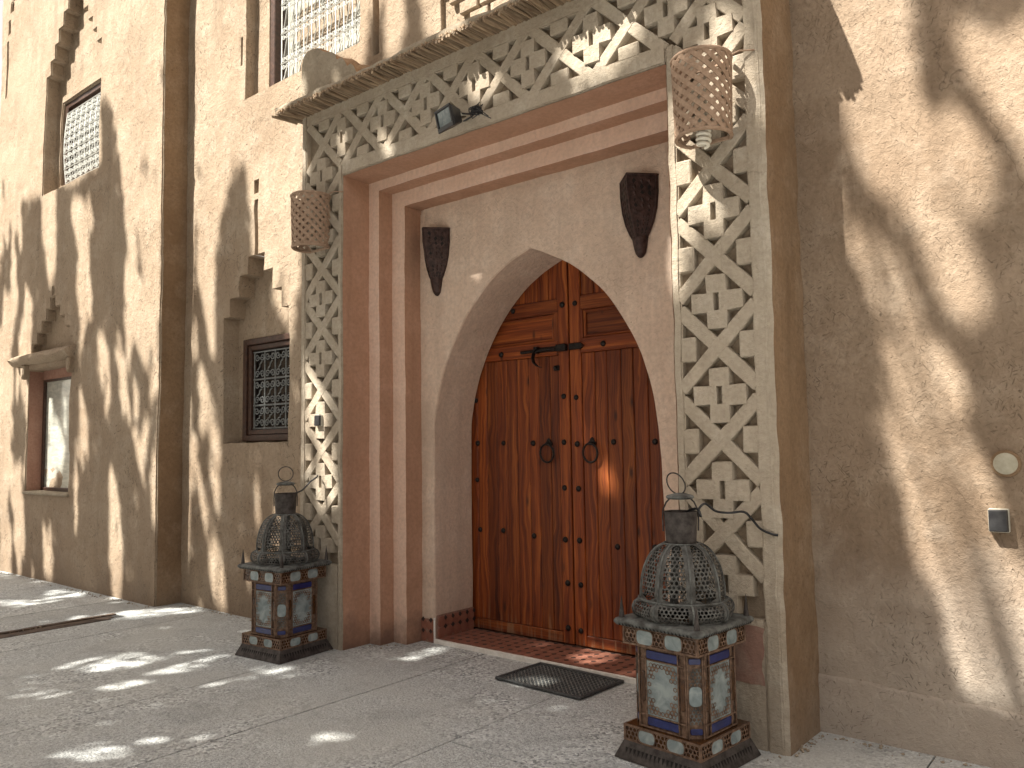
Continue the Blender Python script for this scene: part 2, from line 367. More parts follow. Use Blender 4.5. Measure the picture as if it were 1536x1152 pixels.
class MB:
    def __init__(self): self.v = []; self.f = []
    def quadbox(self, x0, x1, y0, y1, z0, z1):
        b = len(self.v)
        self.v += [(x0, y0, z0), (x1, y0, z0), (x1, y1, z0), (x0, y1, z0), (x0, y0, z1), (x1, y0, z1), (x1, y1, z1), (x0, y1, z1)]
        self.f += [tuple(b+i for i in q) for q in ((0, 3, 2, 1), (4, 5, 6, 7), (0, 1, 5, 4), (1, 2, 6, 5), (2, 3, 7, 6), (3, 0, 4, 7))]
        return self
    def prism(self, poly, y0, y1):
        """polygon given in x, z (counter-clockwise seen from -y), pushed from y0 (front) to y1"""
        b = len(self.v); k = len(poly)
        self.v += [(x, y0, z) for x, z in poly] + [(x, y1, z) for x, z in poly]
        self.f.append(tuple(b+i for i in range(k)))
        self.f.append(tuple(b+k+i for i in reversed(range(k))))
        for i in range(k):
            j = (i+1) % k
            self.f.append((b+i, b+k+i, b+k+j, b+j))
        return self
    def tube(self, pts, r, n=6, closed=False, taper=None, cap=True):
        b = len(self.v); P = [Vector(p) for p in pts]; k = len(P)
        up = Vector((0.13, 0.31, 0.94)).normalized()
        for i, p in enumerate(P):
            t = (P[(i+1) % k] - P[i-1]) if closed else (P[min(i+1, k-1)] - P[max(i-1, 0)])
            if t.length < 1e-9: t = Vector((0, 0, 1))
            t.normalize()
            a = t.cross(up)
            if a.length < 1e-3: a = t.cross(Vector((1, 0, 0)))
            a.normalize(); c = t.cross(a)
            rr = r if taper is None else r*taper[i]
            for j in range(n):
                w = 2*pi*j/n
                q = p + a*cos(w)*rr + c*sin(w)*rr
                self.v.append(q[:])
        for i in range(k if closed else k-1):
            for j in range(n):
                i2 = (i+1) % k; j2 = (j+1) % n
                self.f.append((b+i*n+j, b+i*n+j2, b+i2*n+j2, b+i2*n+j))
        if cap and not closed:
            self.f.append(tuple(b+j for j in reversed(range(n))))
            self.f.append(tuple(b+(k-1)*n+j for j in range(n)))
        return self
    def lathe(self, prof, n=16, c=(0, 0), cap=(False, False), a0=0.0):
        b = len(self.v)
        for r, z in prof:
            for j in range(n):
                w = a0 + 2*pi*j/n
                self.v.append((c[0]+r*cos(w), c[1]+r*sin(w), z))
        for i in range(len(prof)-1):
            for j in range(n):
                j2 = (j+1) % n
                self.f.append((b+i*n+j, b+i*n+j2, b+(i+1)*n+j2, b+(i+1)*n+j))
        if cap[0]: self.f.append(tuple(b+j for j in reversed(range(n))))
        if cap[1]: self.f.append(tuple(b+(len(prof)-1)*n+j for j in range(n)))
        return self
    def mesh(self, name, smooth=None, bevel=0.0, jit=0.0):
        v = self.v
        if jit: v = [(a+random.uniform(-jit, jit), b+random.uniform(-jit, jit)*0.4, c+random.uniform(-jit, jit)) for a, b, c in v]
        me = bpy.data.meshes.new(name); me.from_pydata(v, [], self.f); me.update()
        if bevel or True:
            bm = bmesh.new(); bm.from_mesh(me)
            bmesh.ops.recalc_face_normals(bm, faces=bm.faces[:])
            if bevel:
                es = [e for e in bm.edges if len(e.link_faces) == 2 and e.calc_face_angle(0) > 0.6]
                bmesh.ops.bevel(bm, geom=es, offset=bevel, segments=1, affect='EDGES', clamp_overlap=True)
            bm.to_mesh(me); bm.free()
        if smooth is not None:
            me.polygons.foreach_set('use_smooth', [True]*len(me.polygons))
            me.set_sharp_from_angle(angle=radians(smooth))
        return me
    def obj(self, name, mat, parent=None, smooth=None, bevel=0.0, jit=0.0, kind=None, label=None):
        return link(name, self.mesh(name, smooth, bevel, jit), mat, parent, kind, label)

def lines(bounds, cuts, step):
    c = sorted(set([bounds[0], bounds[1]] + [q for q in cuts if bounds[0] < q < bounds[1]]))
    out = [c[0]]
    for a, b in zip(c, c[1:]):
        k = max(1, int(round((b-a)/step)))
        out += [a + (b-a)*i/k for i in range(1, k+1)]
    return out

def wob(p, amp=0.012, edge=0.006, s=0.0):
    q = Vector((p[0]*1.3+s, p[1]*1.3, p[2]*1.3)); q2 = Vector((p[0]*7+s, p[1]*7, p[2]*7))
    n1 = noise.noise(q); n2 = noise.noise(q2); n3 = noise.noise(q2 + Vector((31, 7, 3))); n4 = noise.noise(q2*0.5 + Vector((5, 50, 9)))
    return (p[0] + edge*(n3 + 0.8*n4), p[1] + amp*n1 + amp*0.45*n2, p[2] + edge*n2)

def relief_wall(name, xb, zb, y0, rects, step, mat, parent, amp=0.012, edge=0.007, label=None, bevel=0.012, yback=None, left_return=None, right_return=None):
    """a plaster wall face as a height field: rects (x0, x1, z0, z1, depth) sink into it, None depth cuts a hole"""
    xs = lines(xb, [q for r in rects for q in r[:2]], step); zs = lines(zb, [q for r in rects for q in r[2:4]], step)
    nx, nz = len(xs)-1, len(zs)-1
    D = [[0.0]*nz for _ in range(nx)]
    for (x0, x1, z0, z1, d) in rects:
        for i in range(nx):
            if x0-1e-6 <= (xs[i]+xs[i+1])/2 <= x1+1e-6:
                for j in range(nz):
                    if z0-1e-6 <= (zs[j]+zs[j+1])/2 <= z1+1e-6: D[i][j] = d
    vid = {}; V = []; F = []
    def vert(i, j, d):
        k = (i, j, round(d, 4))
        if k not in vid:
            vid[k] = len(V); V.append(wob((xs[i], y0+d, zs[j]), amp, edge))
        return vid[k]
    for i in range(nx):
        for j in range(nz):
            d = D[i][j]
            if d is not None: F.append((vert(i, j, d), vert(i+1, j, d), vert(i+1, j+1, d), vert(i, j+1, d)))
            if i+1 < nx and D[i+1][j] != d:
                e = D[i+1][j]; a, b = (d, e)
                if a is None: a = b + 0.25
                if b is None: b = a + 0.25
                F.append((vert(i+1, j, a), vert(i+1, j, b), vert(i+1, j+1, b), vert(i+1, j+1, a)))
            if j+1 < nz and D[i][j+1] != d:
                e = D[i][j+1]; a, b = (d, e)
                if a is None: a = b + 0.25
                if b is None: b = a + 0.25
                F.append((vert(i, j+1, a), vert(i+1, j+1, a), vert(i+1, j+1, b), vert(i, j+1, b)))
    for side, ret in ((0, left_return), (nx, right_return)):
        if ret:
            k = max(2, int(ret/0.08)); ds = [ret*q/k for q in range(k+1)]
            for j in range(nz):
                for q in range(k):
                    F.append((vert(side, j, ds[q]), vert(side, j, ds[q+1]), vert(side, j+1, ds[q+1]), vert(side, j+1, ds[q])))
    me = bpy.data.meshes.new(name); me.from_pydata(V, [], F); me.update()
    bm = bmesh.new(); bm.from_mesh(me)
    bmesh.ops.recalc_face_normals(bm, faces=bm.faces[:])
    es = [e for e in bm.edges if len(e.link_faces) == 2 and e.calc_face_angle(0) > 0.7]
    if es and bevel: bmesh.ops.bevel(bm, geom=es, offset=bevel, segments=2, affect='EDGES', clamp_overlap=True)
    bm.to_mesh(me); bm.free()
    me.polygons.foreach_set('use_smooth', [True]*len(me.polygons))
    me.set_sharp_from_angle(angle=radians(50))
    return link(name, me, mat, parent, label=label)

def sheet(name, pts, mat, parent, step=0.12, amp=0.006, edge=0.004, label=None, off=(0, 0, 0)):
    """bilinear sheet through 4 corners, wobbled"""
    a, b, c, d = [Vector(p) for p in pts]
    k = max(1, int(round(max((b-a).length, (c-d).length)/step))); q = max(1, int(round(max((d-a).length, (c-b).length)/step)))
    V = []; F = []
    for i in range(k+1):
        for j in range(q+1):
            s = i/k; t = j/q
            p = (a*(1-s)+b*s)*(1-t) + (d*(1-s)+c*s)*t
            V.append(wob(p[:], amp, edge))
    for i in range(k):
        for j in range(q):
            x = i*(q+1)+j; F.append((x, x+q+1, x+q+2, x+1))
    me = bpy.data.meshes.new(name); me.from_pydata(V, [], F); me.update()
    me.polygons.foreach_set('use_smooth', [True]*len(F))
    return link(name, me, mat, parent, label=label)

# ------------------------------------------------------------------ ground
gm = MB(); gm.quadbox(-150, 150, -150, 150, -0.5, -0.06)
link('ground', gm.mesh('ground'), M['earth'], kind='structure')
pv = MB(); pv.quadbox(-14, 7, -9, 1.6, -0.05, -0.006)
pavement = pv.obj('pavement', M['joint'], kind='structure')
XJ = [-13.4, -12.1, -10.8, -9.6, -8.3, -7.1, -5.9, -4.9, -3.55, -2.58, -1.61, -0.665, 0.285, 1.24, 2.2, 3.15, 4.1, 5.05, 6.0, 7.0]
def slab(x0, x1, y0, y1, h):
    g = 0.0042
    k = max(1, int((x1-x0)/0.25)); q = max(1, int((y1-y0)/0.25))
    V = []; F = []
    for i in range(k+1):
        for j in range(q+1):
            x = x0+g+(x1-x0-2*g)*i/k; y = y0+g+(y1-y0-2*g)*j/q
            V.append((x, y, h + 0.0035*noise.noise(Vector((x*1.1, y*1.1, 0)))))
    for i in range(k):
        for j in range(q):
            a = i*(q+1)+j; F.append((a, a+q+1, a+q+2, a+1))
    edge = [j for j in range(q+1)] + [i*(q+1)+q for i in range(1, k+1)] + [k*(q+1)+j for j in reversed(range(q))] + [i*(q+1) for i in reversed(range(1, k))]
    b = len(V)
    for e in edge: V.append((V[e][0], V[e][1], h-0.02))
    for i in range(len(edge)):
        j = (i+1) % len(edge); F.append((edge[i], edge[j], b+j, b+i))
    me = bpy.data.meshes.new('slab'); me.from_pydata(V, [], F); me.update()
    bm = bmesh.new(); bm.from_mesh(me); bmesh.ops.recalc_face_normals(bm, faces=bm.faces[:]); bm.to_mesh(me); bm.free()
    return link('slab', me, M['pave'], pavement)
for i, (a, b) in enumerate(zip(XJ, XJ[1:])):
    if b > 0.3: cuts = [-9, -6.2, -3.4, -0.80, 1.5]
    elif a < -4: cuts = [-9, -5.5, -2.6, 1.5]
    else: cuts = [-9, -5.6, -3.3, 1.5]
    if a == -4.9: a, b = -4.9, -4.28                       # the timber strip lies between
    if a == -3.55: pass
    for c, d in zip(cuts, cuts[1:]): slab(a, b, c, d, random.uniform(-0.0015, 0.0015))
for c, d in ((-9, -5.5), (-5.5, -2.6), (-2.6, -0.36)): slab(-4.03, -3.55, c, d, random.uniform(-0.001, 0.001))
slab(-4.28, -3.55, -0.36, 1.5, 0.0005)
for k, (xa, xb, za) in enumerate(((-4.275, -4.21, 0.004), (-4.205, -4.115, -0.002), (-4.11, -4.035, 0.002))):
    V = []; F = []
    q = 30
    for i in range(q+1):
        y = -4.2 + (3.83-0.06*k)*i/q
        w1 = 0.008*noise.noise(Vector((y*5, k*3.1, 1))); w2 = 0.008*noise.noise(Vector((y*5, k*3.1, 9)))
        h = za + 0.006*noise.noise(Vector((y*4, k, 4)))
        V += [(xa+w1, y, h), (xb+w2, y, h+0.002), (xb+w2, y, -0.02), (xa+w1, y, -0.02)]
    for i in range(q):
        for j in range(4):
            F.append((4*i+j, 4*i+(j+1) % 4, 4*i+4+(j+1) % 4, 4*i+4+j))
    F += [(0, 1, 2, 3), (4*q+3, 4*q+2, 4*q+1, 4*q)]
    me = bpy.data.meshes.new('timber_strip'); me.from_pydata(V, [], F)
    link('timber_strip', me, M['timber'], pavement, label='weathered dark timber strip let into the paving')

# ------------------------------------------------------------------ the building
HOUSE = thing('adobe_building', 'tan mud plaster building with carved portal, stepped niches and barred windows', 'building')

# left block: front at y = 0
LX0, LX1 = -8.68, -4.255
rects = []
# tall stepped niche of the upper window
zc = 5.95; xl, xr = -7.14, -5.66
rects.append((xl, xr, 4.51, zc, 0.15))
steps_l = [-7.01, -6.90, -6.78, -6.66, -6.55]
for k in range(5):
    rects.append((steps_l[k], xl+xr-steps_l[k], zc+0.165*k, zc+0.165*(k+1), 0.15))
rects.append((-7.04, -5.72, 4.63, 5.66, 0.30))            # window recess in the niche
# lower window: opening, and the stepped niche over its hood
rects.append((-7.40, -6.22, 0.985, 2.42, 0.20))
for k, (a, b) in enumerate(((-7.33, -6.20), (-7.19, -6.30), (-7.06, -6.42), (-6.93, -6.55), (-6.80, -6.68))):
    rects.append((a, b, 2.60+0.125*k, 2.60+0.125*(k+1), 0.10))
rects.append((-6.765, -6.715, 3.26, 3.34, 0.07))
# slit ornaments at the far end
rects.append((-8.47, -8.42, 6.10, 6.85, 0.08)); rects.append((-8.42, -8.36, 6.95, 7.12, 0.08))
for k in range(4): rects.append((-8.34+0.09*k, -8.25+0.09*k, 7.22+0.13*k, 7.35+0.13*k, 0.09))
wall_left = relief_wall('wall', (LX0, LX1), (-0.05, 9.0), 0.0, rects, 0.085, M['wall'], HOUSE, amp=0.016, edge=0.010,
                        label='sunlit left block of the tan wall with a stepped niche', right_return=0.25, left_return=3.0)
sheet('block_side_shade', ((LX1+0.009, 0.016, -0.02), (LX1+0.009, 0.27, -0.02), (LX1+0.009, 0.27, 8.9), (LX1+0.009, 0.016, 8.9)), M['side_mud_shade'], HOUSE, step=0.08, amp=0.016, edge=0.010, label='plaster side of the left block, its shade painted in brown')  # same plaster as the block, shade of this face painted as brown
# middle wall between block and portal, also running on above the portal
rects = []
YM = 0.25
nl = [-3.548, -3.442, -3.303, -3.171]; nr = [-2.548, -2.655, -2.79, -2.92]; nz_ = [1.50, 2.645, 2.82, 3.005, 3.165]
for k in range(4): rects.append((nl[k], nr[k], nz_[k], nz_[k+1], 0.16))
rects.append((-3.43, -2.64, 1.525, 2.44, 0.235))
rects.append((-3.072, -3.020, 3.165, 3.66, 0.09)); rects.append((-3.085, -3.015, 3.72, 3.84, 0.07))
rects.append((-3.242, -1.65, 4.64, 6.6, 0.10)); rects.append((-3.02, -1.65, 4.64, 6.4, 0.22))
rects.append((-1.49, -1.42, 4.47, 6.0, 0.10))
rects.append((-3.33, -3.30, 4.98, 5.25, 0.05))
rects.append((-0.75, 1.1, 4.30, 5.1, 0.035))               # sunk ground of the brick relief
rects.append((-1.90, 1.70, -0.1, 3.9, None))
wall_mid = relief_wall('wall', (-4.40, 1.625), (-0.05, 8.5), YM, rects, 0.085, M['wall'], HOUSE, amp=0.014, edge=0.009, label='middle stretch of tan wall beside and above the portal', right_return=0.2)
# right wall
wall_right = relief_wall('wall', (1.55, 5.5), (-0.05, 7.0), 0.42, [], 0.06, M['wall_near'], HOUSE, amp=0.016, edge=0.006, bevel=0, label='rough straw plastered wall to the right of the portal')
# a low lip of newer render along the foot of the right wall
V = []; F = []
K = 60
for i in range(K+1):
    x = 1.66 + 3.8*i/K
    top = 0.285 - 0.035*(x-1.66) + 0.012*noise.noise(Vector((x*6, 0, 0)))
    for (y, z) in ((0.409, -0.02), (0.409, top-0.02), (0.412, top-0.004), (0.43, top)):
        V.append(wob((x, y, z), 0.016, 0.006))
for i in range(K):
    for j in range(3): F.append((4*i+j, 4*i+4+j, 4*i+5+j, 4*i+1+j))
me = bpy.data.meshes.new('render_lip'); me.from_pydata(V, [], F); me.polygons.foreach_set('use_smooth', [True]*len(F))
link('render_lip', me, M['wall_near'], HOUSE, label='newer smoother render along the wall foot')

# raised bricks over the cornice, in an upside down stepped triangle
bme = MB().quadbox(-0.082, 0.082, -0.02, 0.02, -0.043, 0.043).mesh('brick', bevel=0.006)
bme.materials.append(M['wall'])
for r in range(7):
    z = 4.36 + 0.107*r
    x = -0.47 - 0.095*r + 0.0
    while x < 1.0 - 0.05*r*0:
        o = link('brick', bme, None, wall_mid); o.location = (x+0.082, YM+0.012+random.uniform(-0.004, 0.004), z+0.043); o.rotation_euler = (0, random.uniform(-0.03, 0.03), 0)
        x += 0.192

# ---------------------------------------------------------------- portal
PORTAL = part_empty('portal_surround', HOUSE)
PORTAL['label'] = 'carved grey plaster portal frame with crosses and diagonal bars'
PXL, PXR, OXL, OXR, OZ = -2.04, 1.665, -1.55, 1.15, 3.475
# recessed ground of the carving (y = 0.045), a U-shaped sheet with the jambs' sides
RD = 0.050
sheet('carving_ground', ((PXL+0.01, RD, 0), (OXL-0.01, RD, 0), (OXL-0.01, RD, 4.06), (PXL+0.01, RD, 4.06)), M['recess_shade'], PORTAL)
sheet('carving_ground', ((OXR+0.01, RD, 0), (PXR-0.01, RD, 0), (PXR-0.01, RD, 4.06), (OXR+0.01, RD, 4.06)), M['recess_shade'], PORTAL)
sheet('carving_ground', ((OXL-0.01, RD, OZ+0.01), (OXR+0.01, RD, OZ+0.01), (OXR+0.01, RD, 4.06), (OXL-0.01, RD, 4.06)), M['recess_shade'], PORTAL)

def strip(name, x0, x1, z0, z1, y0, y1, mat, parent, step=0.07, amp=0.004, edge=0.005, bevel=0.008):
    """a box strip of plaster, subdivided and uneven"""
    xs = lines((x0, x1), [], step); zs = lines((z0, z1), [], step)
    bm = bmesh.new(); vid = {}
    def vt(i, j, k):
        if (i, j, k) not in vid:
            vid[(i, j, k)] = bm.verts.new(wob((xs[i], (y0, y1)[k], zs[j]), amp, edge))
        return vid[(i, j, k)]
    a, b = len(xs)-1, len(zs)-1
    for i in range(a):
        for j in range(b):
            bm.faces.new((vt(i, j, 0), vt(i+1, j, 0), vt(i+1, j+1, 0), vt(i, j+1, 0)))
    for i in range(a):
        bm.faces.new((vt(i, 0, 0), vt(i, 0, 1), vt(i+1, 0, 1), vt(i+1, 0, 0)))
        bm.faces.new((vt(i, b, 0), vt(i+1, b, 0), vt(i+1, b, 1), vt(i, b, 1)))
    for j in range(b):
        bm.faces.new((vt(0, j, 0), vt(0, j+1, 0), vt(0, j+1, 1), vt(0, j, 1)))
        bm.faces.new((vt(a, j, 0), vt(a, j, 1), vt(a, j+1, 1), vt(a, j+1, 0)))
    bmesh.ops.recalc_face_normals(bm, faces=bm.faces[:])
    if bevel:
        es = [e for e in bm.edges if len(e.link_faces) == 2 and e.calc_face_angle(0) > 0.8]
        bmesh.ops.bevel(bm, geom=es, offset=bevel, segments=2, affect='EDGES', clamp_overlap=True)
    me = bpy.data.meshes.new(name); bm.to_mesh(me); bm.free()
    me.polygons.foreach_set('use_smooth', [True]*len(me.polygons)); me.set_sharp_from_angle(angle=radians(50))
    return link(name, me, mat, parent)
# border strips; the outer right one runs back to the wall as the side of the portal
strip('border', PXL, PXL+0.055, -0.02, 4.06, 0.0, 0.30, M['carved'], PORTAL, edge=0.006)
strip('border', OXL-0.045, OXL, -0.02, OZ+0.09, 0.002, 0.262, M['carved'], PORTAL, edge=0.007)
strip('border', OXR, OXR+0.047, -0.02, OZ+0.09, 0.002, 0.262, M['carved'], PORTAL, edge=0.007)
strip('border', PXR-0.085, PXR, -0.02, 4.06, 0.0, 0.47, M['carved'], PORTAL, edge=0.008)
strip('border', OXL+0.0, OXR-0.0, OZ, OZ+0.105, 0.003, 0.262, M['carved'], PORTAL, edge=0.006)
strip('border', PXL+0.055, PXR-0.085, 3.955, 4.06, 0.002, 0.2, M['carved'], PORTAL, edge=0.006)
strip('pilaster_foot', PXL+0.055, OXL-0.045, -0.02, 0.60, 0.006, 0.2, M['carved'], PORTAL, edge=0.006)
strip('pilaster_foot', OXR+0.047, PXR-0.085, -0.02, 0.60, 0.006, 0.2, M['carved'], PORTAL, edge=0.006)

def carve_mesh(name, poly, y0, holes=None, n=3):
    out = []
    for _ in range(n):
        mb = MB()
        jp = [(x+random.uniform(-.004, .004), z+random.uniform(-.004, .004)) for x, z in poly]
        mb.prism(jp, y0, RD+0.012)
        me = mb.mesh(name, bevel=0.0035); me.materials.append(M['carved']); out.append(me)
    return out
a, bw, bh = 0.137, 0.053, 0.048
# a cross with a slot is made as four pieces round the slot fused in one outline: build as ring-free polygon with the slot as two halves
def cross_mesh(y0, sx=1.0, sz=1.0, vert=True):
    # tapered sides: the outline at the ground is wider
    def outline(g):
        A, B, Hh = a*sx+g, bw*sx+g, bh*sz+g; T = a*sz+g
        return [(-B, -T), (B, -T), (B, -Hh), (A, -Hh), (A, Hh), (B, Hh), (B, T), (-B, T), (-B, Hh), (-A, Hh), (-A, -Hh), (-B, -Hh)]
    j = lambda p: (p[0]+random.uniform(-.004, .004), p[1]+random.uniform(-.004, .004))
    top = [j(p) for p in outline(0)]; low = outline(0.006)
    sl = [(-0.015, -0.045), (0.015, -0.045), (0.015, 0.045), (-0.015, 0.045)]
    bm = bmesh.new()
    tv = [bm.verts.new((x, y0, z)) for x, z in top]; lv = [bm.verts.new((x, RD+0.01, z)) for x, z in low]
    s0 = [bm.verts.new((x, y0, z)) for x, z in sl]; s1 = [bm.verts.new((x*0.9, y0+0.045, z*0.95)) for x, z in sl]
    for i in range(12): bm.faces.new((tv[i], lv[i], lv[(i+1) % 12], tv[(i+1) % 12]))
    for i in range(4): bm.faces.new((s0[i], s1[i], s1[(i+1) % 4], s0[(i+1) % 4]))
    bm.faces.new(s1)
    # face of the cross: arms, then the middle square as 4 trapezoids round the slot
    for q in ((0, 1, 2, 11), (2, 3, 4, 5), (8, 5, 6, 7), (11, 8, 9, 10)): bm.faces.new([tv[i] for i in q])
    c = [tv[11], tv[2], tv[5], tv[8]]
    for i in range(4): bm.faces.new((c[i], c[(i+1) % 4], s0[(i+1) % 4], s0[i]))
    bmesh.ops.recalc_face_normals(bm, faces=bm.faces[:])
    me = bpy.data.meshes.new('cross'); bm.to_mesh(me); bm.free(); me.materials.append(M['carved'])
    return me
crosses = [cross_mesh(-0.001) for _ in range(4)]
crosses_l = [cross_mesh(-0.001, 0.95, 1.05) for _ in range(4)]
def put(name, me, x, z, y=0.0, r=0.0):
    o = link(name, me, None, PORTAL); o.location = (x, y, z); o.rotation_euler = (0, r, 0)
    return o
def bar(x0, z0, x1, z1, w, y0):
    d = Vector((x1-x0, z1-z0)); L = d.length; d.normalize(); nrm = Vector((-d.y, d.x))*w
    d2 = d*0.0
    pts = []
    k = 4
    for i in range(k+1): pts.append((x0+(x1-x0)*i/k - nrm.x + random.uniform(-.003, .003), z0+(z1-z0)*i/k - nrm.y + random.uniform(-.003, .003)))
    for i in reversed(range(k+1)): pts.append((x0+(x1-x0)*i/k + nrm.x + random.uniform(-.003, .003), z0+(z1-z0)*i/k + nrm.y + random.uniform(-.003, .003)))
    mb = MB().prism(pts, y0, RD+0.012)
    return mb.obj('bar', M['carved'], PORTAL, bevel=0.004)
side_v = [MB().quadbox(-0.045, 0.045, 0.0045, RD+0.01, -0.064, 0.064).mesh('block', bevel=0.007, jit=0.004) for _ in range(3)]
for me in side_v: me.materials.append(M['carved'])
side_h = [MB().quadbox(-0.064, 0.064, 0.0045, RD+0.01, -0.043, 0.043).mesh('block', bevel=0.007, jit=0.004) for _ in range(3)]
for me in side_h: me.materials.append(M['carved'])
def column(xc, xl, xr, xz, cz):
    """vertical carved band: X centres at heights xz, crosses at heights cz"""
    for z in cz: put('cross', random.choice(crosses), xc, z, random.uniform(-.002, .002), random.uniform(-.02, .02))
    for i, z in enumerate(xz):
        up = max([c for c in cz if c > z], key=lambda c: -c, default=None); dn = max([c for c in cz if c < z], default=None)
        if up is None: up = z+0.235
        if dn is None: dn = z-0.235
        hw_ = (xr-xl)/2+0.004
        bar(xl-0.009, z-hw_-0.005, xr+0.009, z+hw_+0.005, 0.035, 0.0045); bar(xl-0.009, z+hw_+0.005, xr+0.009, z-hw_-0.005, 0.035, 0.0065)
        put('block', random.choice(side_v), xl+0.037, z+random.uniform(-.006, .006)); put('block', random.choice(side_v), xr-0.037, z+random.uniform(-.006, .006))
column(-1.795, PXL+0.05, OXL-0.04, [3.285, 2.80, 2.348, 1.882, 1.421, 0.965], [3.525, 3.04, 2.572, 2.120, 1.655, 1.197, 0.735])
column(1.393, OXR+0.042, PXR-0.08, [3.325, 2.852, 2.388, 1.922, 1.457, 1.003], [3.562, 3.09, 2.617, 2.154, 1.682, 1.212, 0.755])
XX = [-1.775, -1.322, -0.873, -0.435, 0.0, 0.452, 0.922, 1.393]; CX = [-1.553, -1.096, -0.660, -0.219, 0.223, 0.684, 1.160]
ZC, ZB, ZT = 3.768, OZ+0.10, 3.96
for x in CX: put('cross', random.choice(crosses_l), x, ZC, random.uniform(-.002, .002), random.uniform(-.02, .02))
for i, x in enumerate(XX):
    lo = CX[i-1] if i > 0 else PXL+0.03; hi = CX[i] if i < len(CX) else PXR-0.06
    hw_ = (ZT+0.005-ZB)/2; lo_, hi_ = max(lo-0.04, x-hw_), min(hi+0.04, x+hw_)
    e_ = 0.03 if 0 < i < len(XX)-1 else 0.0
    bar(lo_-e_, ZB-e_, hi_+e_, ZT+0.005+e_, 0.035, 0.0045); bar(lo_-e_, ZT+0.005+e_, hi_+e_, ZB-e_, 0.035, 0.0065)
    put('block', random.choice(side_h), x, ZT-0.036)
    if 0 < i < len(XX)-1: put('block', random.choice(side_h), x, ZB+0.036)
sheet('portal_side', ((PXR+0.013, 0.010, -0.02), (PXR+0.013, 0.46, -0.02), (PXR+0.013, 0.46, 4.05), (PXR+0.013, 0.010, 4.05)), M['side_mud_shade'], PORTAL, step=0.035, amp=0.004, edge=0.008, label='brown mud plaster side of the portal')
sheet('portal_edge', ((PXR-0.022, -0.0025, -0.02), (PXR+0.013, 0.0105, -0.02), (PXR+0.013, 0.0105, 4.05), (PXR-0.022, -0.0025, 4.05)), M['carved'], PORTAL, step=0.035, amp=0.004, edge=0.008)
# the inner stepped frame, pink
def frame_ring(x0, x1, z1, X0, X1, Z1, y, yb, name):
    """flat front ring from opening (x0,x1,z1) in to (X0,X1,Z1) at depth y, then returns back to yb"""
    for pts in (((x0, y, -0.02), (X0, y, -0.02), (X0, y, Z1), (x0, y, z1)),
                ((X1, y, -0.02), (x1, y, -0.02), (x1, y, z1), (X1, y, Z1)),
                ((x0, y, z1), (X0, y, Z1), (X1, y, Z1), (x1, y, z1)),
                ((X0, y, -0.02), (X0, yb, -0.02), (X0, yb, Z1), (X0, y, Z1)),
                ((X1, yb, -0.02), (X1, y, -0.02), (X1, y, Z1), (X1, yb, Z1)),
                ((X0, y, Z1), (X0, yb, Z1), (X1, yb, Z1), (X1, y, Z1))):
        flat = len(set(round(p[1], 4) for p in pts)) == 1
        sheet(name, pts, M['pink_lit' if flat else 'pink'], PORTAL, step=0.10, amp=0.006, edge=0.005)
YF1, YF2, YP, YD = 0.262, 0.395, 0.56, 0.985
# pink skins over the outer reveal, a few mm proud of the grey border pieces
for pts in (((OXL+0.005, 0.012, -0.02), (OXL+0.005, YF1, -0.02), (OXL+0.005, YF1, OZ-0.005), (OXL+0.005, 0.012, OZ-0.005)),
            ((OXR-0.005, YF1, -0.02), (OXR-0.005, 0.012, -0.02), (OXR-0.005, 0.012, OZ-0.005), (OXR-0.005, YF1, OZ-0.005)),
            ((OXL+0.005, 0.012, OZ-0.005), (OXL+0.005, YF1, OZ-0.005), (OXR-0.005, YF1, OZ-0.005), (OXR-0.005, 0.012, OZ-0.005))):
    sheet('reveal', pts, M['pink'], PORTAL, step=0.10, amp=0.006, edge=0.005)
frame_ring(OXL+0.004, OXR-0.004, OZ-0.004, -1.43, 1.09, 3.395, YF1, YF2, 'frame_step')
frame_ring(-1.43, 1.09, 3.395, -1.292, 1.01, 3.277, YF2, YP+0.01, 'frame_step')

# arch panel with its deep reveal
ARCH = [(-1.157, 0.0), (-1.157, 0.45), (-1.157, 0.9), (-1.155, 1.3), (-1.149, 1.694), (-1.122, 1.843), (-1.080, 1.992), (-0.998, 2.16), (-0.890, 2.323), (-0.782, 2.455), (-0.654, 2.585),
        (-0.540, 2.668), (-0.426, 2.731), (-0.317, 2.772), (-0.208, 2.800), (-0.063, 2.747), (0.09, 2.676), (0.221, 2.585), (0.347, 2.474),
        (0.453, 2.344), (0.537, 2.216), (0.605, 2.084), (0.662, 1.955), (0.704, 1.829), (0.732, 1.706), (0.752, 1.5), (0.760, 1.2), (0.764, 0.8), (0.765, 0.4), (0.765, 0.0)]
def refine(P, k=3):
    out = []
    for (x0, z0), (x1, z1) in zip(P, P[1:]):
        out += [(x0+(x1-x0)*i/k, z0+(z1-z0)*i/k) for i in range(k)]
    return out + [P[-1]]
def spline(P, k=4):
    out = []
    for i in range(len(P)-1):
        p1, p2 = P[i], P[i+1]
        p0 = P[i-1] if i > 0 and i != 14 else p1; p3 = P[i+2] if i+2 < len(P) and i+1 != 14 else p2
        for q in range(k):
            t = q/k
            out.append(tuple(0.5*((2*p1[d])+(-p0[d]+p2[d])*t+(2*p0[d]-5*p1[d]+4*p2[d]-p3[d])*t*t+(-p0[d]+3*p1[d]-3*p2[d]+p3[d])*t**3) for d in (0, 1)))
    return out+[P[-1]]
A2 = spline(ARCH, 4)
for _ in range(60):                                     # ease out the kinks, the point and the feet stay
    B2 = list(A2)
    for i in range(16, len(A2)-8):
        if A2[i] != ARCH[14]: B2[i] = tuple(0.5*A2[i][d]+0.25*(A2[i-1][d]+A2[i+1][d]) for d in (0, 1))
    A2 = B2
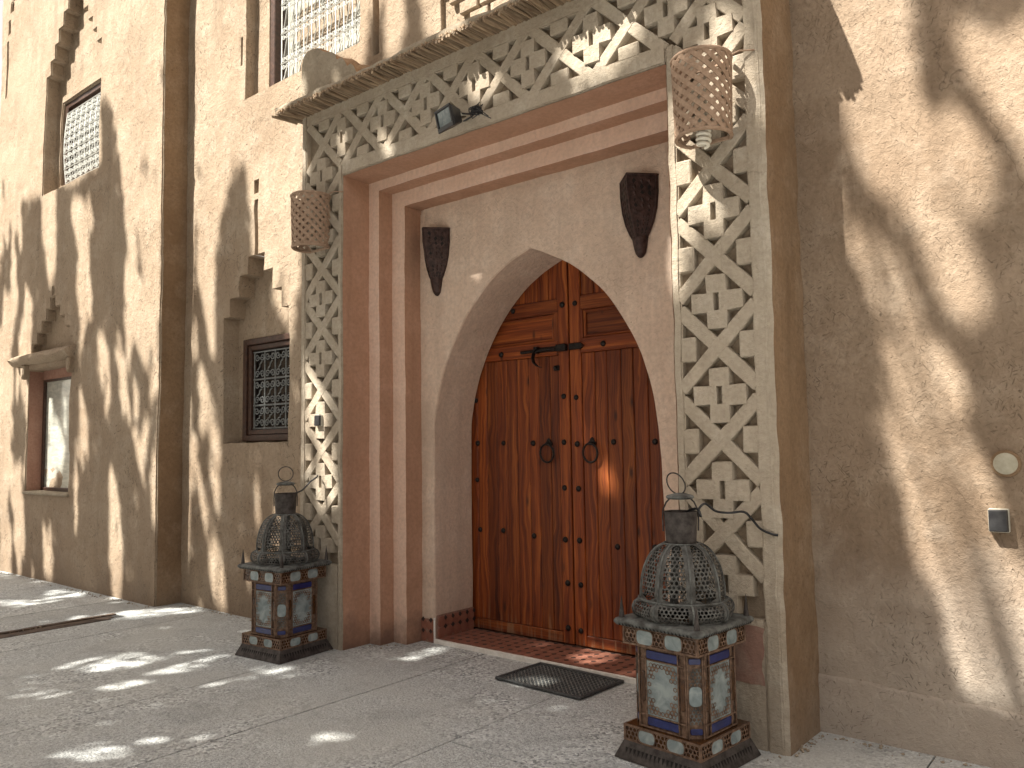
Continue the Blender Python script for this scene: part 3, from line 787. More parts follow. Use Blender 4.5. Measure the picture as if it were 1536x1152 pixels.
def outer_point(x, z):
    # rectangle point matched to an arch point: left side, top, right side
    X0, X1, Z1 = -1.30, 1.02, 3.285
    if z <= 1.3: return (X0 if x < -0.2 else X1, z)
    ax = (x+0.2)/0.96; az = (z-1.3)/1.5
    ang = math.atan2(az, ax)      # 0..pi
    dx, dz = cos(ang), sin(ang)
    hx = (X1+0.2) if dx > 0 else (-0.2-X0); hz = Z1-1.3
    s = min(hx/abs(dx) if abs(dx) > 1e-6 else 1e9, hz/dz if dz > 1e-6 else 1e9)
    return (-0.2+dx*s, 1.3+dz*s)
V = []; F = []; R_ = 7
for (x, z) in A2:
    X, Z = outer_point(x, z)
    for r in range(R_+1):
        t = r/R_
        V.append(wob((x+(X-x)*t, YP, z+(Z-z)*t), 0.008, 0.004))
for i in range(len(A2)-1):
    for r in range(R_): k = i*(R_+1)+r; F.append((k, k+1, k+R_+2, k+R_+1))
b0 = len(V); Q = 6
for (x, z) in A2:
    for q in range(Q+1):
        p = (x, YP+(YD-0.012-YP)*q/Q, z)
        V.append(wob(p, 0.008, 0.004) if q == 0 else wob(p, 0.004, 0.004))
for i in range(len(A2)-1):
    for q in range(Q): k = b0+i*(Q+1)+q; F.append((k, k+Q+1, k+Q+2, k+1))
me = bpy.data.meshes.new('arch_panel'); me.from_pydata(V, [], F); me.update()
bm = bmesh.new(); bm.from_mesh(me); bmesh.ops.remove_doubles(bm, verts=bm.verts[:], dist=0.0006); bmesh.ops.recalc_face_normals(bm, faces=bm.faces[:])
es = [e for e in bm.edges if len(e.link_faces) == 2 and e.calc_face_angle(0) > 0.9]
bmesh.ops.bevel(bm, geom=es, offset=0.006, segments=2, affect='EDGES', clamp_overlap=True)
bm.to_mesh(me); bm.free(); me.polygons.foreach_set('use_smooth', [True]*len(me.polygons)); me.set_sharp_from_angle(angle=radians(55))
me.materials.append(M['panel'])
link('arch_panel', me, None, PORTAL, label='pinkish beige plaster panel with a pointed arch opening')
# dark wall round the door behind the arch
MB().quadbox(-1.75, -1.30, YP+0.03, 1.2, 0, 3.5).quadbox(1.025, 1.4, YP+0.03, 1.2, 0, 3.5).quadbox(-1.75, 1.4, YP+0.5, 1.2, 2.95, 3.5).obj('jamb_core', M['panel'], PORTAL)
# patches of old red paint near the foot of the right pilaster
V = []; F = []
for i in range(9):
    for j in range(9):
        x = 1.30+0.27*i/8; z = 0.30+0.27*j/8
        if i in (0, 8): x += 0.03*noise.noise(Vector((z*9, i, 2)))
        if j in (0, 8): z += 0.02*noise.noise(Vector((x*11, j, 5)))
        w = wob((x, 0.006, z), 0.004, 0.006); V.append((w[0], w[1]-0.0035, w[2]))
for i in range(8):
    for j in range(8): k = i*9+j; F.append((k, k+9, k+10, k+1))
me = bpy.data.meshes.new('red_paint_patch'); me.from_pydata(V, [], F); me.polygons.foreach_set('use_smooth', [True]*len(F))
link('red_paint_patch', me, M['redpaint'], PORTAL, label='faded red paint patch at the foot of the right pilaster')

# ---------------------------------------------------------------- cornice of reeds
CORN = part_empty('cornice', HOUSE); CORN['label'] = 'projecting cornice of dry reeds under a mud cap'
V = []; F = []; K = 90
prof0 = [(-0.155, 4.062), (-0.165, 4.085), (-0.15, 4.112), (-0.08, 4.15), (0.05, 4.19), (0.26, 4.235)]
for i in range(K+1):
    x = -2.17 + 3.875*i/K
    for (y, z) in prof0:
        dz = 0.020*noise.noise(Vector((x*2.3, y*3, 1))) + 0.012*noise.noise(Vector((x*9, y*9, 4)))
        dy = 0.018*noise.noise(Vector((x*6, z*9, 8))) if y < 0 else 0
        if z < 4.07: dz *= 0.25
        V.append((x, y+dy, z+dz))
    V.append((x, 0.26, 4.062))
n = len(prof0)+1
for i in range(K):
    for j in range(n): F.append((n*i+j, n*i+(j+1) % n, n*(i+1)+(j+1) % n, n*(i+1)+j))
F += [tuple(range(n)), tuple(n*K+j for j in reversed(range(n)))]
me = bpy.data.meshes.new('mud_cap'); me.from_pydata(V, [], F); me.update()
bm = bmesh.new(); bm.from_mesh(me); bmesh.ops.recalc_face_normals(bm, faces=bm.faces[:]); bm.to_mesh(me); bm.free()
me.polygons.foreach_set('use_smooth', [True]*len(me.polygons)); me.set_sharp_from_angle(angle=radians(60))
link('mud_cap', me, M['cap'], CORN)
reeds = []
for k in range(4):
    mb = MB(); mb.tube([(0.01*random.uniform(-1, 1), -0.18, 0), (0, -0.06, 0.001), (0.0, 0.03, 0)], 0.0085+0.0012*k, 6)
    me = mb.mesh('reed', smooth=60); me.materials.append(M['reed']); reeds.append(me)
x = -2.165; cnt = 0
while x < 1.70 and cnt < 215:
    o = link('reed', random.choice(reeds), None, CORN)
    o.location = (x, random.uniform(-0.012, 0.014), 4.048+random.uniform(-0.004, 0.004)); o.rotation_euler = (random.uniform(-0.02, 0.05), 0, random.uniform(-0.16, 0.10))
    x += random.uniform(0.0155, 0.0205); cnt += 1
mb = MB(); x = -2.16
while x < 1.70:
    yo = random.uniform(-0.01, 0.015); sk = random.uniform(-0.02, 0.02)
    mb.tube([(x, -0.172+yo, 4.066), (x+sk, 0.02, 4.066)], 0.0085, 5); x += 0.0185
mb.obj('reed_layer', M['reed'], CORN, smooth=60, kind='stuff')

# broken merlon at the left end of the cornice
prof = [(-2.005, 4.13), (-2.015, 4.35), (-2.01, 4.47), (-1.985, 4.53), (-1.93, 4.555), (-1.86, 4.555), (-1.80, 4.54), (-1.745, 4.50), (-1.70, 4.475), (-1.62, 4.45), (-1.575, 4.42), (-1.56, 4.375),
        (-1.50, 4.37), (-1.47, 4.335), (-1.44, 4.285), (-1.40, 4.29), (-1.365, 4.26), (-1.33, 4.19), (-1.30, 4.13)]
bm = bmesh.new()
rows = []
ys = [-0.035, 0.0, 0.04, 0.09, 0.15, 0.24]
for k, y in enumerate(ys):
    row = []
    for i, (x, z) in enumerate(prof):
        sink = 0.0
        if i > 6: sink = -0.05*(1 if 0 < k < 4 else 0.0) + 0.05*noise.noise(Vector((x*9, y*12, 1)))   # ragged broken top
        if k == 0: q = (x+(0.012 if i < 4 else 0), y+0.0, z-0.012 if z > 4.2 else z)
        else: q = (x, y, z+sink*(z > 4.2))
        row.append(bm.verts.new(wob(q, 0.008, 0.008)))
    rows.append(row)
for k in range(len(ys)-1):
    for i in range(len(prof)-1): bm.faces.new((rows[k][i], rows[k][i+1], rows[k+1][i+1], rows[k+1][i]))
bm.faces.new(rows[0][::-1]); bm.faces.new(rows[-1])
bmesh.ops.recalc_face_normals(bm, faces=bm.faces[:])
me = bpy.data.meshes.new('merlon'); bm.to_mesh(me); bm.free()
me.materials.append(M['cap']); me.materials.append(M['mud'])
for p in me.polygons:
    c = p.center
    if c.x > -1.82 and p.normal.z > 0.15: p.material_index = 1
    p.use_smooth = True
me.set_sharp_from_angle(angle=radians(35))
link('merlon', me, None, HOUSE, label='broken rounded mud merlon at the cornice end')

# ---------------------------------------------------------------- door step
STEP = part_empty('doorstep', HOUSE)
ZS = 0.030
MB().quadbox(-1.157, 0.765, YP+0.01, 1.05, -0.02, ZS-0.004).obj('step_bed', M['grout'], STEP)
MB().quadbox(-1.165, 0.775, YP-0.014, YP+0.009, -0.01, ZS+0.002).obj('nosing', M['nosing'], STEP, bevel=0.003)
t = 0.0795; g = 0.0012; q = 0.0205
octo = [(-t/2+q, -t/2+g), (t/2-q, -t/2+g), (t/2-g, -t/2+q), (t/2-g, t/2-q), (t/2-q, t/2-g), (-t/2+q, t/2-g), (-t/2+g, t/2-q), (-t/2+g, -t/2+q)]
dia = [(0, -q+0.0015), (q-0.0015, 0), (0, q-0.0015), (-q+0.0015, 0)]
def flat_tile(poly, mat, name):
    me = MB().prism(poly, -0.0055, 0.0).mesh(name, bevel=0.0008); me.materials.append(mat); return me
tile_me = flat_tile(octo, M['terrace_tile'], 'tile'); dot_me = flat_tile(dia, M['black_tile'], 'tile')
for i in range(24):
    for j in range(5):
        x = -1.157+t*(i+0.5)+0.004; y = YP+0.012+t*(j+0.5)
        if y+t/2 > 0.99 or x+t/2 > 0.78: continue
        o = link('tile', tile_me, None, STEP); o.location = (x, y, ZS-0.0035+random.uniform(-.0006, .0006)); o.rotation_euler = (-pi/2, 0, random.uniform(-.01, .01))
        if i < 23:
            o = link('tile', dot_me, None, STEP); o.location = (x+t/2, y+t/2, ZS-0.0032); o.rotation_euler = (-pi/2, 0, random.uniform(-.03, .03))
# tiled skirting on the left jamb and on the panel beside it
for j in range(2):
    for i in range(5):
        o = link('tile', tile_me, None, STEP); o.location = (-1.157+0.0085, YP+0.015+t*(i+0.5), ZS+t*(j+0.5)); o.rotation_euler = (0, 0, pi/2)
        o = link('tile', dot_me, None, STEP); o.location = (-1.157+0.0088, YP+0.015+t*(i+1), ZS+t*(j+1) - (0.0 if j == 0 else 0.018)); o.rotation_euler = (0, 0, pi/2)
    for i in range(2):
        o = link('tile', tile_me, None, STEP); o.location = (-1.157-t*(i+0.5)+0.004, YP-0.009, 0.008+t*(j+0.5)); 
        o = link('tile', dot_me, None, STEP); o.location = (-1.157-t*(i+1)+0.044, YP-0.0095, 0.008+t*(j+0.95))
MB().quadbox(-1.156, -1.149, YP+0.008, 0.97, 0.0, ZS+0.168).obj('skirting_bed', M['grout'], STEP)
MB().quadbox(-1.292, -1.158, YP-0.0085, YP+0.003, 0.0, 0.17).obj('skirting_bed', M['grout'], STEP)
MB().quadbox(-1.163, -1.151, YP-0.016, YP-0.004, 0.0, 0.185).obj('corner_trim', M['nosing'], STEP, bevel=0.002)

# ---------------------------------------------------------------- door leaves
def plank(leaf, x0, x1, z0, z1, y, th, groove=0.004):
    mb = MB().quadbox(x0+0.0015, x1-0.0015, y, y+th, z0, z1)
    return mb.obj('plank', M['wood'], leaf, bevel=groove)
def door(side):
    s = side
    leaf = part_empty('door_leaf', HOUSE)
    leaf['label'] = 'left varnished door leaf with bolt and ring' if s < 0 else 'right varnished door leaf with ring'
    if s < 0:
        stile = (-0.305, -0.211); planks = [-1.30, -1.205, -1.107, -1.007, -0.902, -0.800, -0.703, -0.587, -0.493, -0.389, -0.305]; span = (-1.30, -0.305)
    else:
        stile = (-0.201, -0.103); planks = [-0.103, 0.005, 0.106, 0.219, 0.316, 0.428, 0.53, 0.635, 0.74, 0.85]; span = (-0.103, 0.85)
    y = YD
    plank(leaf, stile[0], stile[1], 0.04, 2.95, y, 0.05, 0.005)
    for x0, x1 in zip(planks, planks[1:]):
        plank(leaf, x0, x1, 0.116, 2.098, y+0.008+random.uniform(0, 0.003), 0.035, 0.0055)
    ups = planks
    for x0, x1 in zip(ups, ups[1:]):
        plank(leaf, x0, x1, 2.515, 2.95, y+0.014, 0.03, 0.0055)
    def rail(z0, z1):
        return MB().quadbox(span[0], span[1], y+0.002, y+0.04, z0, z1).obj('rail', M['wood_h'], leaf, bevel=0.004)
    rail(0.040, 0.115); rail(2.099, 2.205); rail(2.41, 2.514)
    # sunk panel with a moulded edge between the upper rails
    px0, px1 = (span[0], span[1]-0.035) if s < 0 else (span[0]+0.02, span[1])
    MB().quadbox(span[0], span[1], y+0.026, y+0.04, 2.206, 2.409).obj('panel_board', M['wood_h'], leaf)
    m = 0.022
    for bx in ((px0, px1, 2.206, 2.206+m), (px0, px1, 2.409-m, 2.409)):
        MB().prism([(bx[0], bx[2]), (bx[1], bx[2]), (bx[1], bx[3]), (bx[0], bx[3])], y+0.008, y+0.03).obj('moulding', M['wood_h'], leaf, bevel=0.007)
    ex = (px1-m, px1) if s < 0 else (px0, px0+m)
    MB().quadbox(ex[0], ex[1], y+0.0075, y+0.03, 2.206, 2.409).obj('moulding', M['wood'], leaf, bevel=0.007)
    fill = (px1, span[1]) if s < 0 else (span[0], px0)
    MB().quadbox(fill[0], fill[1], y+0.003, y+0.03, 2.205, 2.41).obj('moulding', M['wood'], leaf, bevel=0.002)
    return leaf
def wood_h():
    m = M['wood'].copy(); m.name = 'varnished_cedar_rail'
    for nd in m.node_tree.nodes:
        if nd.type == 'VECT_MATH' and nd.operation == 'MULTIPLY':
            v = nd.inputs[1].default_value
            if abs(v[2]-0.9) < 1e-4: nd.inputs[1].default_value = (0.9, 34, 34)
            if abs(v[2]-4) < 1e-4: nd.inputs[1].default_value = (4, 240, 240)
    return m
M['wood_h'] = wood_h()
DL = door(-1); DR = door(1)
# back board so that no light leaks between the planks
MB().quadbox(-1.4, 0.95, YD+0.055, YD+0.075, 0.0, 3.0).obj('door_backing', M['frame_wood'], HOUSE)
st = MB().lathe([(0.021, 0), (0.0205, 0.006), (0.016, 0.013), (0.008, 0.0165), (0.0005, 0.0175)], 10).mesh('stud', smooth=60); st.materials.append(M['iron'])
for leaf, pts in ((DL, [(-0.257, 2.463), (-0.720, 2.470), (-0.843, 2.145), (-0.259, 1.794), (-1.118, 1.803), (-0.264, 1.462), (-0.552, 1.459), (-0.839, 1.463), (-1.103, 1.466), (-1.113, 1.179),
                        (-1.089, 0.794), (-0.853, 0.798), (-0.558, 0.776), (-0.268, 0.768), (-0.267, 1.135), (-0.255, 0.463), (-0.258, 0.150)]),
                  (DR, [(-0.145, 2.460), (0.088, 2.147), (-0.150, 1.781), (-0.148, 1.448), (0.149, 1.459), (0.471, 1.456), (-0.146, 0.769), (0.161, 0.745), (-0.145, 1.132), (-0.142, 0.460), (-0.150, 0.143), (0.45, 0.76)])):
    for x, z in pts:
        o = link('stud', st, None, leaf); on = abs(x+0.2) < 0.11 or z > 2.1
        o.location = (x, YD+(0.001 if on else 0.010), z); o.rotation_euler = (pi/2, 0, 0)
        o.scale = [random.uniform(0.93, 1.07)]*3
def ring_pull(leaf, x, z):
    mb = MB()
    mb.tube([(x+0.060*sin(w), YD-0.022-0.004*cos(w), z+0.066*cos(w)) for w in [2*pi*i/28 for i in range(28)]], 0.0075, 8, closed=True)
    mb.obj('ring_pull', M['iron'], leaf, smooth=60)
    mb = MB()
    pl = [(x-0.028, z+0.055), (x+0.028, z+0.055), (x+0.032, z+0.075), (x+0.02, z+0.082), (x+0.014, z+0.098), (x, z+0.112), (x-0.014, z+0.098), (x-0.02, z+0.082), (x-0.032, z+0.075)]
    mb.prism(pl, YD-0.003, YD+0.012)
    mb.tube([(x, YD+0.004, z+0.066), (x, YD-0.03, z+0.07)], 0.011, 8)
    mb.obj('pull_plate', M['iron'], leaf, bevel=0.002)
ring_pull(DL, -0.405, 1.384); ring_pull(DR, -0.026, 1.384)
# bolt with curved handle, keeper and lock
mb = MB(); mb.tube([(-0.63, YD-0.022, 2.139), (-0.21, YD-0.022, 2.148)], 0.0125, 10); mb.obj('bolt_rod', M['iron'], DL, smooth=60)
mb = MB()
for xa, xb in ((-0.505, -0.475), (-0.30, -0.215)): mb.quadbox(xa, xb, YD-0.038, YD+0.004, 2.122, 2.172)
mb.quadbox(-0.485, -0.215, YD-0.004, YD+0.004, 2.127, 2.167)
mb.obj('bolt_bracket', M['iron'], DL, bevel=0.004)
mb = MB(); pts = [(-0.475, 2.150), (-0.500, 2.120), (-0.510, 2.085), (-0.500, 2.050), (-0.470, 2.025), (-0.435, 2.012)]
for (x0, z0), (x1, z1) in zip(pts, pts[1:]): pass
V = []; F = []
for i, (x, z) in enumerate(pts):
    w = 0.020*(1-0.08*i)
    V += [(x, YD-0.040-w, z), (x, YD-0.040+w, z), (x+0.007, YD-0.040+w, z+0.003), (x+0.007, YD-0.040-w, z+0.003)]
for i in range(len(pts)-1):
    for j in range(4): F.append((4*i+j, 4*i+(j+1) % 4, 4*i+4+(j+1) % 4, 4*i+4+j))
F += [(0, 1, 2, 3), (4*len(pts)-1, 4*len(pts)-2, 4*len(pts)-3, 4*len(pts)-4)]
me = bpy.data.meshes.new('bolt_handle'); me.from_pydata(V, [], F); link('bolt_handle', me, M['iron'], DL)
MB().prism([(-0.195, 2.125), (-0.10, 2.125), (-0.085, 2.135), (-0.072, 2.148), (-0.085, 2.161), (-0.10, 2.171), (-0.195, 2.171)], YD-0.022, YD+0.003).obj('bolt_keeper', M['iron'], DR, bevel=0.003)
mb = MB(); mb.quadbox(-0.342, -0.292, YD-0.008, YD+0.01, 1.985, 2.022); mb.tube([(-0.317, YD, 2.005), (-0.317, YD-0.03, 2.003)], 0.014, 8); mb.obj('lock_plate', M['iron'], DL, bevel=0.003)

# ---------------------------------------------------------------- windows
def scroll(mb, cx, cz, y, r, hand, turns=1.4, a0=0.0, w=0.006):
    pts = []
    for i in range(16):
        t = i/15; ang = a0 + hand*turns*2*pi*t; rr = r*(1-0.8*t)
        pts.append((cx+rr*cos(ang), y, cz+rr*sin(ang)))
    mb.tube(pts, w, 4)
def grille(win, x0, x1, z0, z1, y, nb, bands, mat, w=0.007, belly=0.0):
    mb = MB()
    yb = lambda z: y - belly*max(0.0, sin(pi*min(1, max(0, (z-z0)/(z1-z0)))))
    for i in range(nb+1):
        x = x0+(x1-x0)*i/nb
        mb.tube([(x, yb(z0+(z1-z0)*k/8), z0+(z1-z0)*k/8) for k in range(9)], w, 4)
    zs = [z0+(z1-z0)*b for b in bands]
    for z in zs: mb.tube([(x0-w, yb(z)-0.004, z), (x1+w, yb(z)-0.004, z)], w*1.15, 4)
    for za, zb in zip(zs, zs[1:]):
        for i in range(nb):
            xa = x0+(x1-x0)*i/nb; d = (x1-x0)/nb; xm = xa+d/2; r = min(d*0.25, (zb-za)*0.22)
            for q, (zz, s) in enumerate(((za+r*1.15, 1), (zb-r*1.15, -1))):
                scroll(mb, xm-r*1.02, zz, yb(zz), r*0.9, s, 1.3, 0.0 if s > 0 else 0, w*0.8)
                scroll(mb, xm+r*1.02, zz, yb(zz), r*0.9, -s, 1.3, pi, w*0.8)
            if zb-za > 5*r:
                zm = (za+zb)/2
                mb.tube([(xm-0.2*d, yb(zm), za+2.2*r), (xm-0.02*d, yb(zm), zm-0.3*r), (xm, yb(zm), zm), (xm+0.02*d, yb(zm), zm+0.3*r), (xm+0.2*d, yb(zm), zb-2.2*r)], w*0.8, 4)
    return mb.obj('grille', mat, win, smooth=60)
def frame(win, x0, x1, z0, z1, y0, y1, t, mat):
    for (a, b, c, d) in ((x0, x0+t, z0, z1), (x1-t, x1, z0, z1), (x0+t, x1-t, z0, z0+t), (x0+t, x1-t, z1-t, z1)):
        MB().quadbox(a, b, y0, y1, c, d).obj('frame', mat, win, bevel=0.006)
# middle window with iron grille
W = part_empty('window', HOUSE); W['label'] = 'dark barred window in the stepped niche'
frame(W, -3.43, -2.56, 1.515, 2.445, 0.372, 0.46, 0.055, M['frame_wood'])
frame(W, -3.372, -2.618, 1.573, 2.387, 0.392, 0.455, 0.045, M['frame_wood'])
MB().quadbox(-3.33, -2.66, 0.452, 0.458, 1.61, 2.345).obj('pane', M['dark_glass'], W)
grille(W, -3.315, -2.675, 1.63, 2.325, 0.425, 4, (0.0, 0.30, 0.64, 1.0), M['grey_iron'], 0.0075)
# upper middle window, white grille in the sun
W = part_empty('window', HOUSE); W['label'] = 'upper window with a white scrolled iron grille'
frame(W, -3.02, -1.60, 4.60, 6.40, 0.36, 0.475, 0.07, M['frame_wood'])
MB().quadbox(-2.95, -1.67, 0.466, 0.472, 4.66, 6.34).obj('pane', M['curtain_up'], W)
grille(W, -2.86, -1.66, 4.68, 6.30, 0.375, 11, (0, 0.13, 0.30, 0.47, 0.64, 0.81, 1.0), M['white_iron'], 0.0062)
# upper left window
W = part_empty('window', HOUSE); W['label'] = 'small upper window with a bellied white iron grille'
frame(W, -7.04, -5.72, 4.63, 5.66, 0.19, 0.30, 0.07, M['frame_wood'])
MB().quadbox(-6.97, -5.79, 0.285, 0.292, 4.70, 5.60).obj('pane', M['curtain_dim'], W)
grille(W, -6.92, -5.82, 4.64, 5.50, 0.17, 8, (0, 0.2, 0.42, 0.64, 0.84, 1.0), M['white_iron'], 0.0072, belly=0.03)
# lower left window with net curtain, red reveal and plaster hood
W = part_empty('window', HOUSE); W['label'] = 'lower left window with a net curtain behind the pane'
frame(W, -7.40, -6.20, 0.985, 2.33, 0.165, 0.22, 0.045, M['frame_wood'])
MB().quadbox(-7.36, -6.24, 0.192, 0.197, 1.02, 2.29).obj('pane', M['curtain'], W)
sheet('reveal', ((-7.395, 0.01, 0.99), (-7.395, 0.19, 0.99), (-7.395, 0.19, 2.42), (-7.395, 0.01, 2.42)), M['reveal'], W)
sheet('reveal', ((-7.39, 0.158, 2.31), (-6.22, 0.158, 2.31), (-6.22, 0.158, 2.44), (-7.39, 0.158, 2.44)), M['reveal'], W)
MB().quadbox(-7.42, -6.18, -0.03, 0.18, 0.955, 0.988).obj('sill', M['cap'], W, bevel=0.01)
V = []; F = []; K = 24
for i in range(K+1):
    x = -7.74+1.62*i/K
    dr = 0.02*noise.noise(Vector((x*3, 1, 1)))
    e = 0.0 if 0.06 < i/K < 0.94 else 0.02
    for (y, z) in ((0.03, 2.47), (-0.07, 2.49), (-0.13, 2.535+e), (-0.125, 2.575-e), (-0.06, 2.60), (0.03, 2.63)):
        V.append(wob((x, y, z+dr), 0.01, 0.012))
for i in range(K):
    for j in range(5): F.append((6*i+j, 6*i+6+j, 6*i+7+j, 6*i+1+j))
F += [(0, 1, 2, 3, 4, 5), tuple(6*K+j for j in reversed(range(6)))]
me = bpy.data.meshes.new('hood'); me.from_pydata(V, [], F); me.polygons.foreach_set('use_smooth', [True]*len(F)); me.set_sharp_from_angle(angle=radians(60))
link('hood', me, M['wall'], W)
for sx, xx in ((-1, -7.46), (1, -6.18)):
    mb = MB(); mb.prism([(xx-0.05, 2.49), (xx-0.035, 2.36), (xx, 2.30), (xx+0.035, 2.36), (xx+0.05, 2.49)], -0.06, 0.05)
    mb.obj('hood_bracket', M['wall'], W, bevel=0.015)

# ------------------------------------------------------------------ standing lanterns
def hexfret(mapf, w, h, rc, keep, hole=0.70, u0=0.0, v0=0.0, mb=None):
    """pierced sheet: a honeycomb of rings mapped by mapf(u, v); holes are real"""
    mb = mb or MB()
    dx = rc*sqrt(3); dy = rc*1.5
    ny = int(h/dy)+2; nx = int(w/dx)+2
    for j in range(-ny//2, ny//2+1):
        for i in range(-nx//2, nx//2+1):
            u = (i+(0.5 if j % 2 else 0))*dx; v = j*dy
            if abs(u) > w/2-rc*0.55 or abs(v) > h/2-rc*0.55 or not keep(u+u0, v+v0): continue
            hs = (0.80, 0.62, 0.72)[(i+2*j) % 3]*hole/0.70; rot = 0.26*((i*7+j*5) % 3)
            b = len(mb.v)
            for k in range(6):
                w_ = pi/6+k*pi/3
                mb.v.append(mapf(u0+min(w/2, max(-w/2, u+rc*cos(w_))), v0+min(h/2, max(-h/2, v+rc*sin(w_)))))
            for k in range(6):
                w_ = pi/6+k*pi/3+rot
                mb.v.append(mapf(u0+u+rc*hs*cos(w_), v0+v+rc*hs*sin(w_)))
            for k in range(6):
                k2 = (k+1) % 6; mb.f.append((b+k, b+k2, b+6+k2, b+6+k))
    return mb
def rrect(w, h, r, n=4, c=(0, 0)):
    out = []
    for (sx, sy, a0) in ((1, -1, -pi/2), (1, 1, 0), (-1, 1, pi/2), (-1, -1, pi)):
        for k in range(n+1):
            w_ = a0+pi/2*k/n; out.append((c[0]+sx*(w/2-r)+r*cos(w_), c[1]+sy*(h/2-r)+r*sin(w_)))
    return out
def cartouche(u, v, W, H):
    """True inside the lobed window of the big pane"""
    a, b = abs(u)/(W/2), abs(v)/(H/2)
    return (a < 0.92 and b < 0.14) or (a < 0.74 and b < 0.36) or (a < 0.50 and b < 0.60) or (a < 0.20 and b < 0.86)
def build_lantern(name, label, loc, rz, group):
    L = thing(name, label, 'lantern', loc, rz, group)
    def side(me, nm, k, par=L, d=0.0, ang=None):
        o = link(nm, me, None, par); o.rotation_euler = (0, 0, (k*pi/2) if ang is None else ang)
        if nm == 'fretwork': o['kind'] = 'stuff'
        return o
    def side_mesh(mb, nm, mat, **kw):
        me = mb.mesh(nm, **kw); me.materials.append(mat); return me
    # flared foot
    mb = MB(); mb.lathe([(0.240*sqrt(2), 0.0), (0.238*sqrt(2), 0.008), (0.209*sqrt(2), 0.074), (0.206*sqrt(2), 0.078)], 4, a0=pi/4, cap=(True, True))
    foot = mb.obj('foot', M['patina_dark'], L)
    mb = MB()
    for k in range(4):
        c, s = cos(k*pi/2), sin(k*pi/2)
        for i in range(17):
            u = (i-8)*0.0225
            def P(uu, z):
                d = 0.238+(0.209-0.238)*(z-0.008)/0.066+0.0015
                x, y = uu, -d
                return (x*c-y*s, x*s+y*c, z)
            b = len(mb.v); mb.v += [P(u-0.008, 0.052), P(u+0.008, 0.052), P(u, 0.026)]; mb.f.append((b, b+2, b+1))
    mb.obj('slot_row', M['slot'], foot, kind='stuff')
    # bands above and below the body
    for (hb, z0, z1, nm) in ((0.207, 0.078, 0.150, 'lower_band'), (0.203, 0.515, 0.600, 'upper_band')):
        zm = (z0+z1)/2; hh = z1-z0
        core = MB().quadbox(-hb+0.006, hb-0.006, -hb+0.006, hb-0.006, z0, z1).obj(nm, M['amber'], L)
        mb = MB()
        for z in (z0+0.004, z1-0.004): mb.quadbox(-hb, hb, -hb, -hb+0.008, z-0.004, z+0.004)
        for u in (-hb+0.005, hb-0.005): mb.quadbox(u-0.005, u+0.005, -hb-0.0005, -hb+0.008, z0, z1)
        rim = side_mesh(mb, 'rim', M['brass'])
        fm = MB()
        for u in (-0.155, 0.0, 0.155):
            hexfret(lambda a, b: (a, -hb+0.0005, b), 0.088, hh-0.01, 0.0125, lambda a, b: True, u0=u, v0=zm, mb=fm)
        fret = side_mesh(fm, 'fretwork', M['brass'])
        pane = side_mesh(MB().prism(rrect(0.090, hh*0.76, 0.022), -hb-0.002, -hb+0.006), 'pane', M['frost'], bevel=0.002)
        ringp = side_mesh(MB().tube([(x, -hb-0.001, z) for x, z in rrect(0.096, hh*0.80, 0.024)], 0.003, 5, closed=True), 'pane_rim', M['brass'])
        for k in range(4):
            side(rim, 'rim', k, core); side(fret, 'fretwork', k, core)
            for u in (-0.078, 0.078):
                for me, nm2 in ((pane, 'pane'), (ringp, 'pane_rim')):
                    o = side(me, nm2, k, core); o.location = (u*cos(k*pi/2), u*sin(k*pi/2), zm)
    # body: square with cut corners
    hb, cc = 0.182, 0.052
    z0, z1 = 0.150, 0.515
    oc = [(hb-cc, -hb), (hb, -hb+cc), (hb, hb-cc), (hb-cc, hb), (-hb+cc, hb), (-hb, hb-cc), (-hb, -hb+cc), (-hb+cc, -hb)]
    sh = 0.006
    mb = MB(); b = 0
    ocs = [(x*(1-sh/hb), y*(1-sh/hb)) for x, y in oc]
    mb.v = [(x, y, z0) for x, y in ocs]+[(x, y, z1) for x, y in ocs]
    mb.f = [(i, (i+1) % 8, 8+(i+1) % 8, 8+i) for i in range(8)]+[tuple(range(7, -1, -1)), tuple(range(8, 16))]
    body = mb.obj('body', M['brass'], L)
    fw = 2*(hb-cc); zm = (z0+z1)/2
    gw, gh = fw-0.092, 0.240
    glass = side_mesh(MB().quadbox(-gw/2, gw/2, -hb-0.0005, -hb+0.004, zm-gh/2, zm+gh/2), 'glass_pane', M['frost'])
    fm = hexfret(lambda a, b: (a, -hb-0.003, b), gw, gh, 0.0115, lambda a, b: not cartouche(a, b-zm, gw, gh), v0=zm, hole=0.58)
    fret = side_mesh(fm, 'fretwork', M['brass'])
    mb = MB()
    for u in (-fw/2+0.004, -gw/2-0.003, gw/2+0.003, fw/2-0.004): mb.quadbox(u-0.003, u+0.003, -hb-0.006, -hb+0.002, z0+0.004, z1-0.004)
    for z in (z0+0.006, zm-gh/2-0.004, zm+gh/2+0.004, z1-0.006): mb.quadbox(-fw/2, fw/2, -hb-0.0052, -hb+0.002, z-0.003, z+0.003)
    bars = side_mesh(mb, 'panel_frame', M['brass'], bevel=0.001)
    bl = side_mesh(MB().prism(rrect(gw+0.012, 0.037, 0.017), -hb-0.003, -hb+0.004), 'blue_pane', M['blue'], bevel=0.0015)
    am = side_mesh(MB().prism(rrect(0.024, 0.135, 0.011), -hb-0.003, -hb+0.004), 'amber_pane', M['amber'], bevel=0.0015)
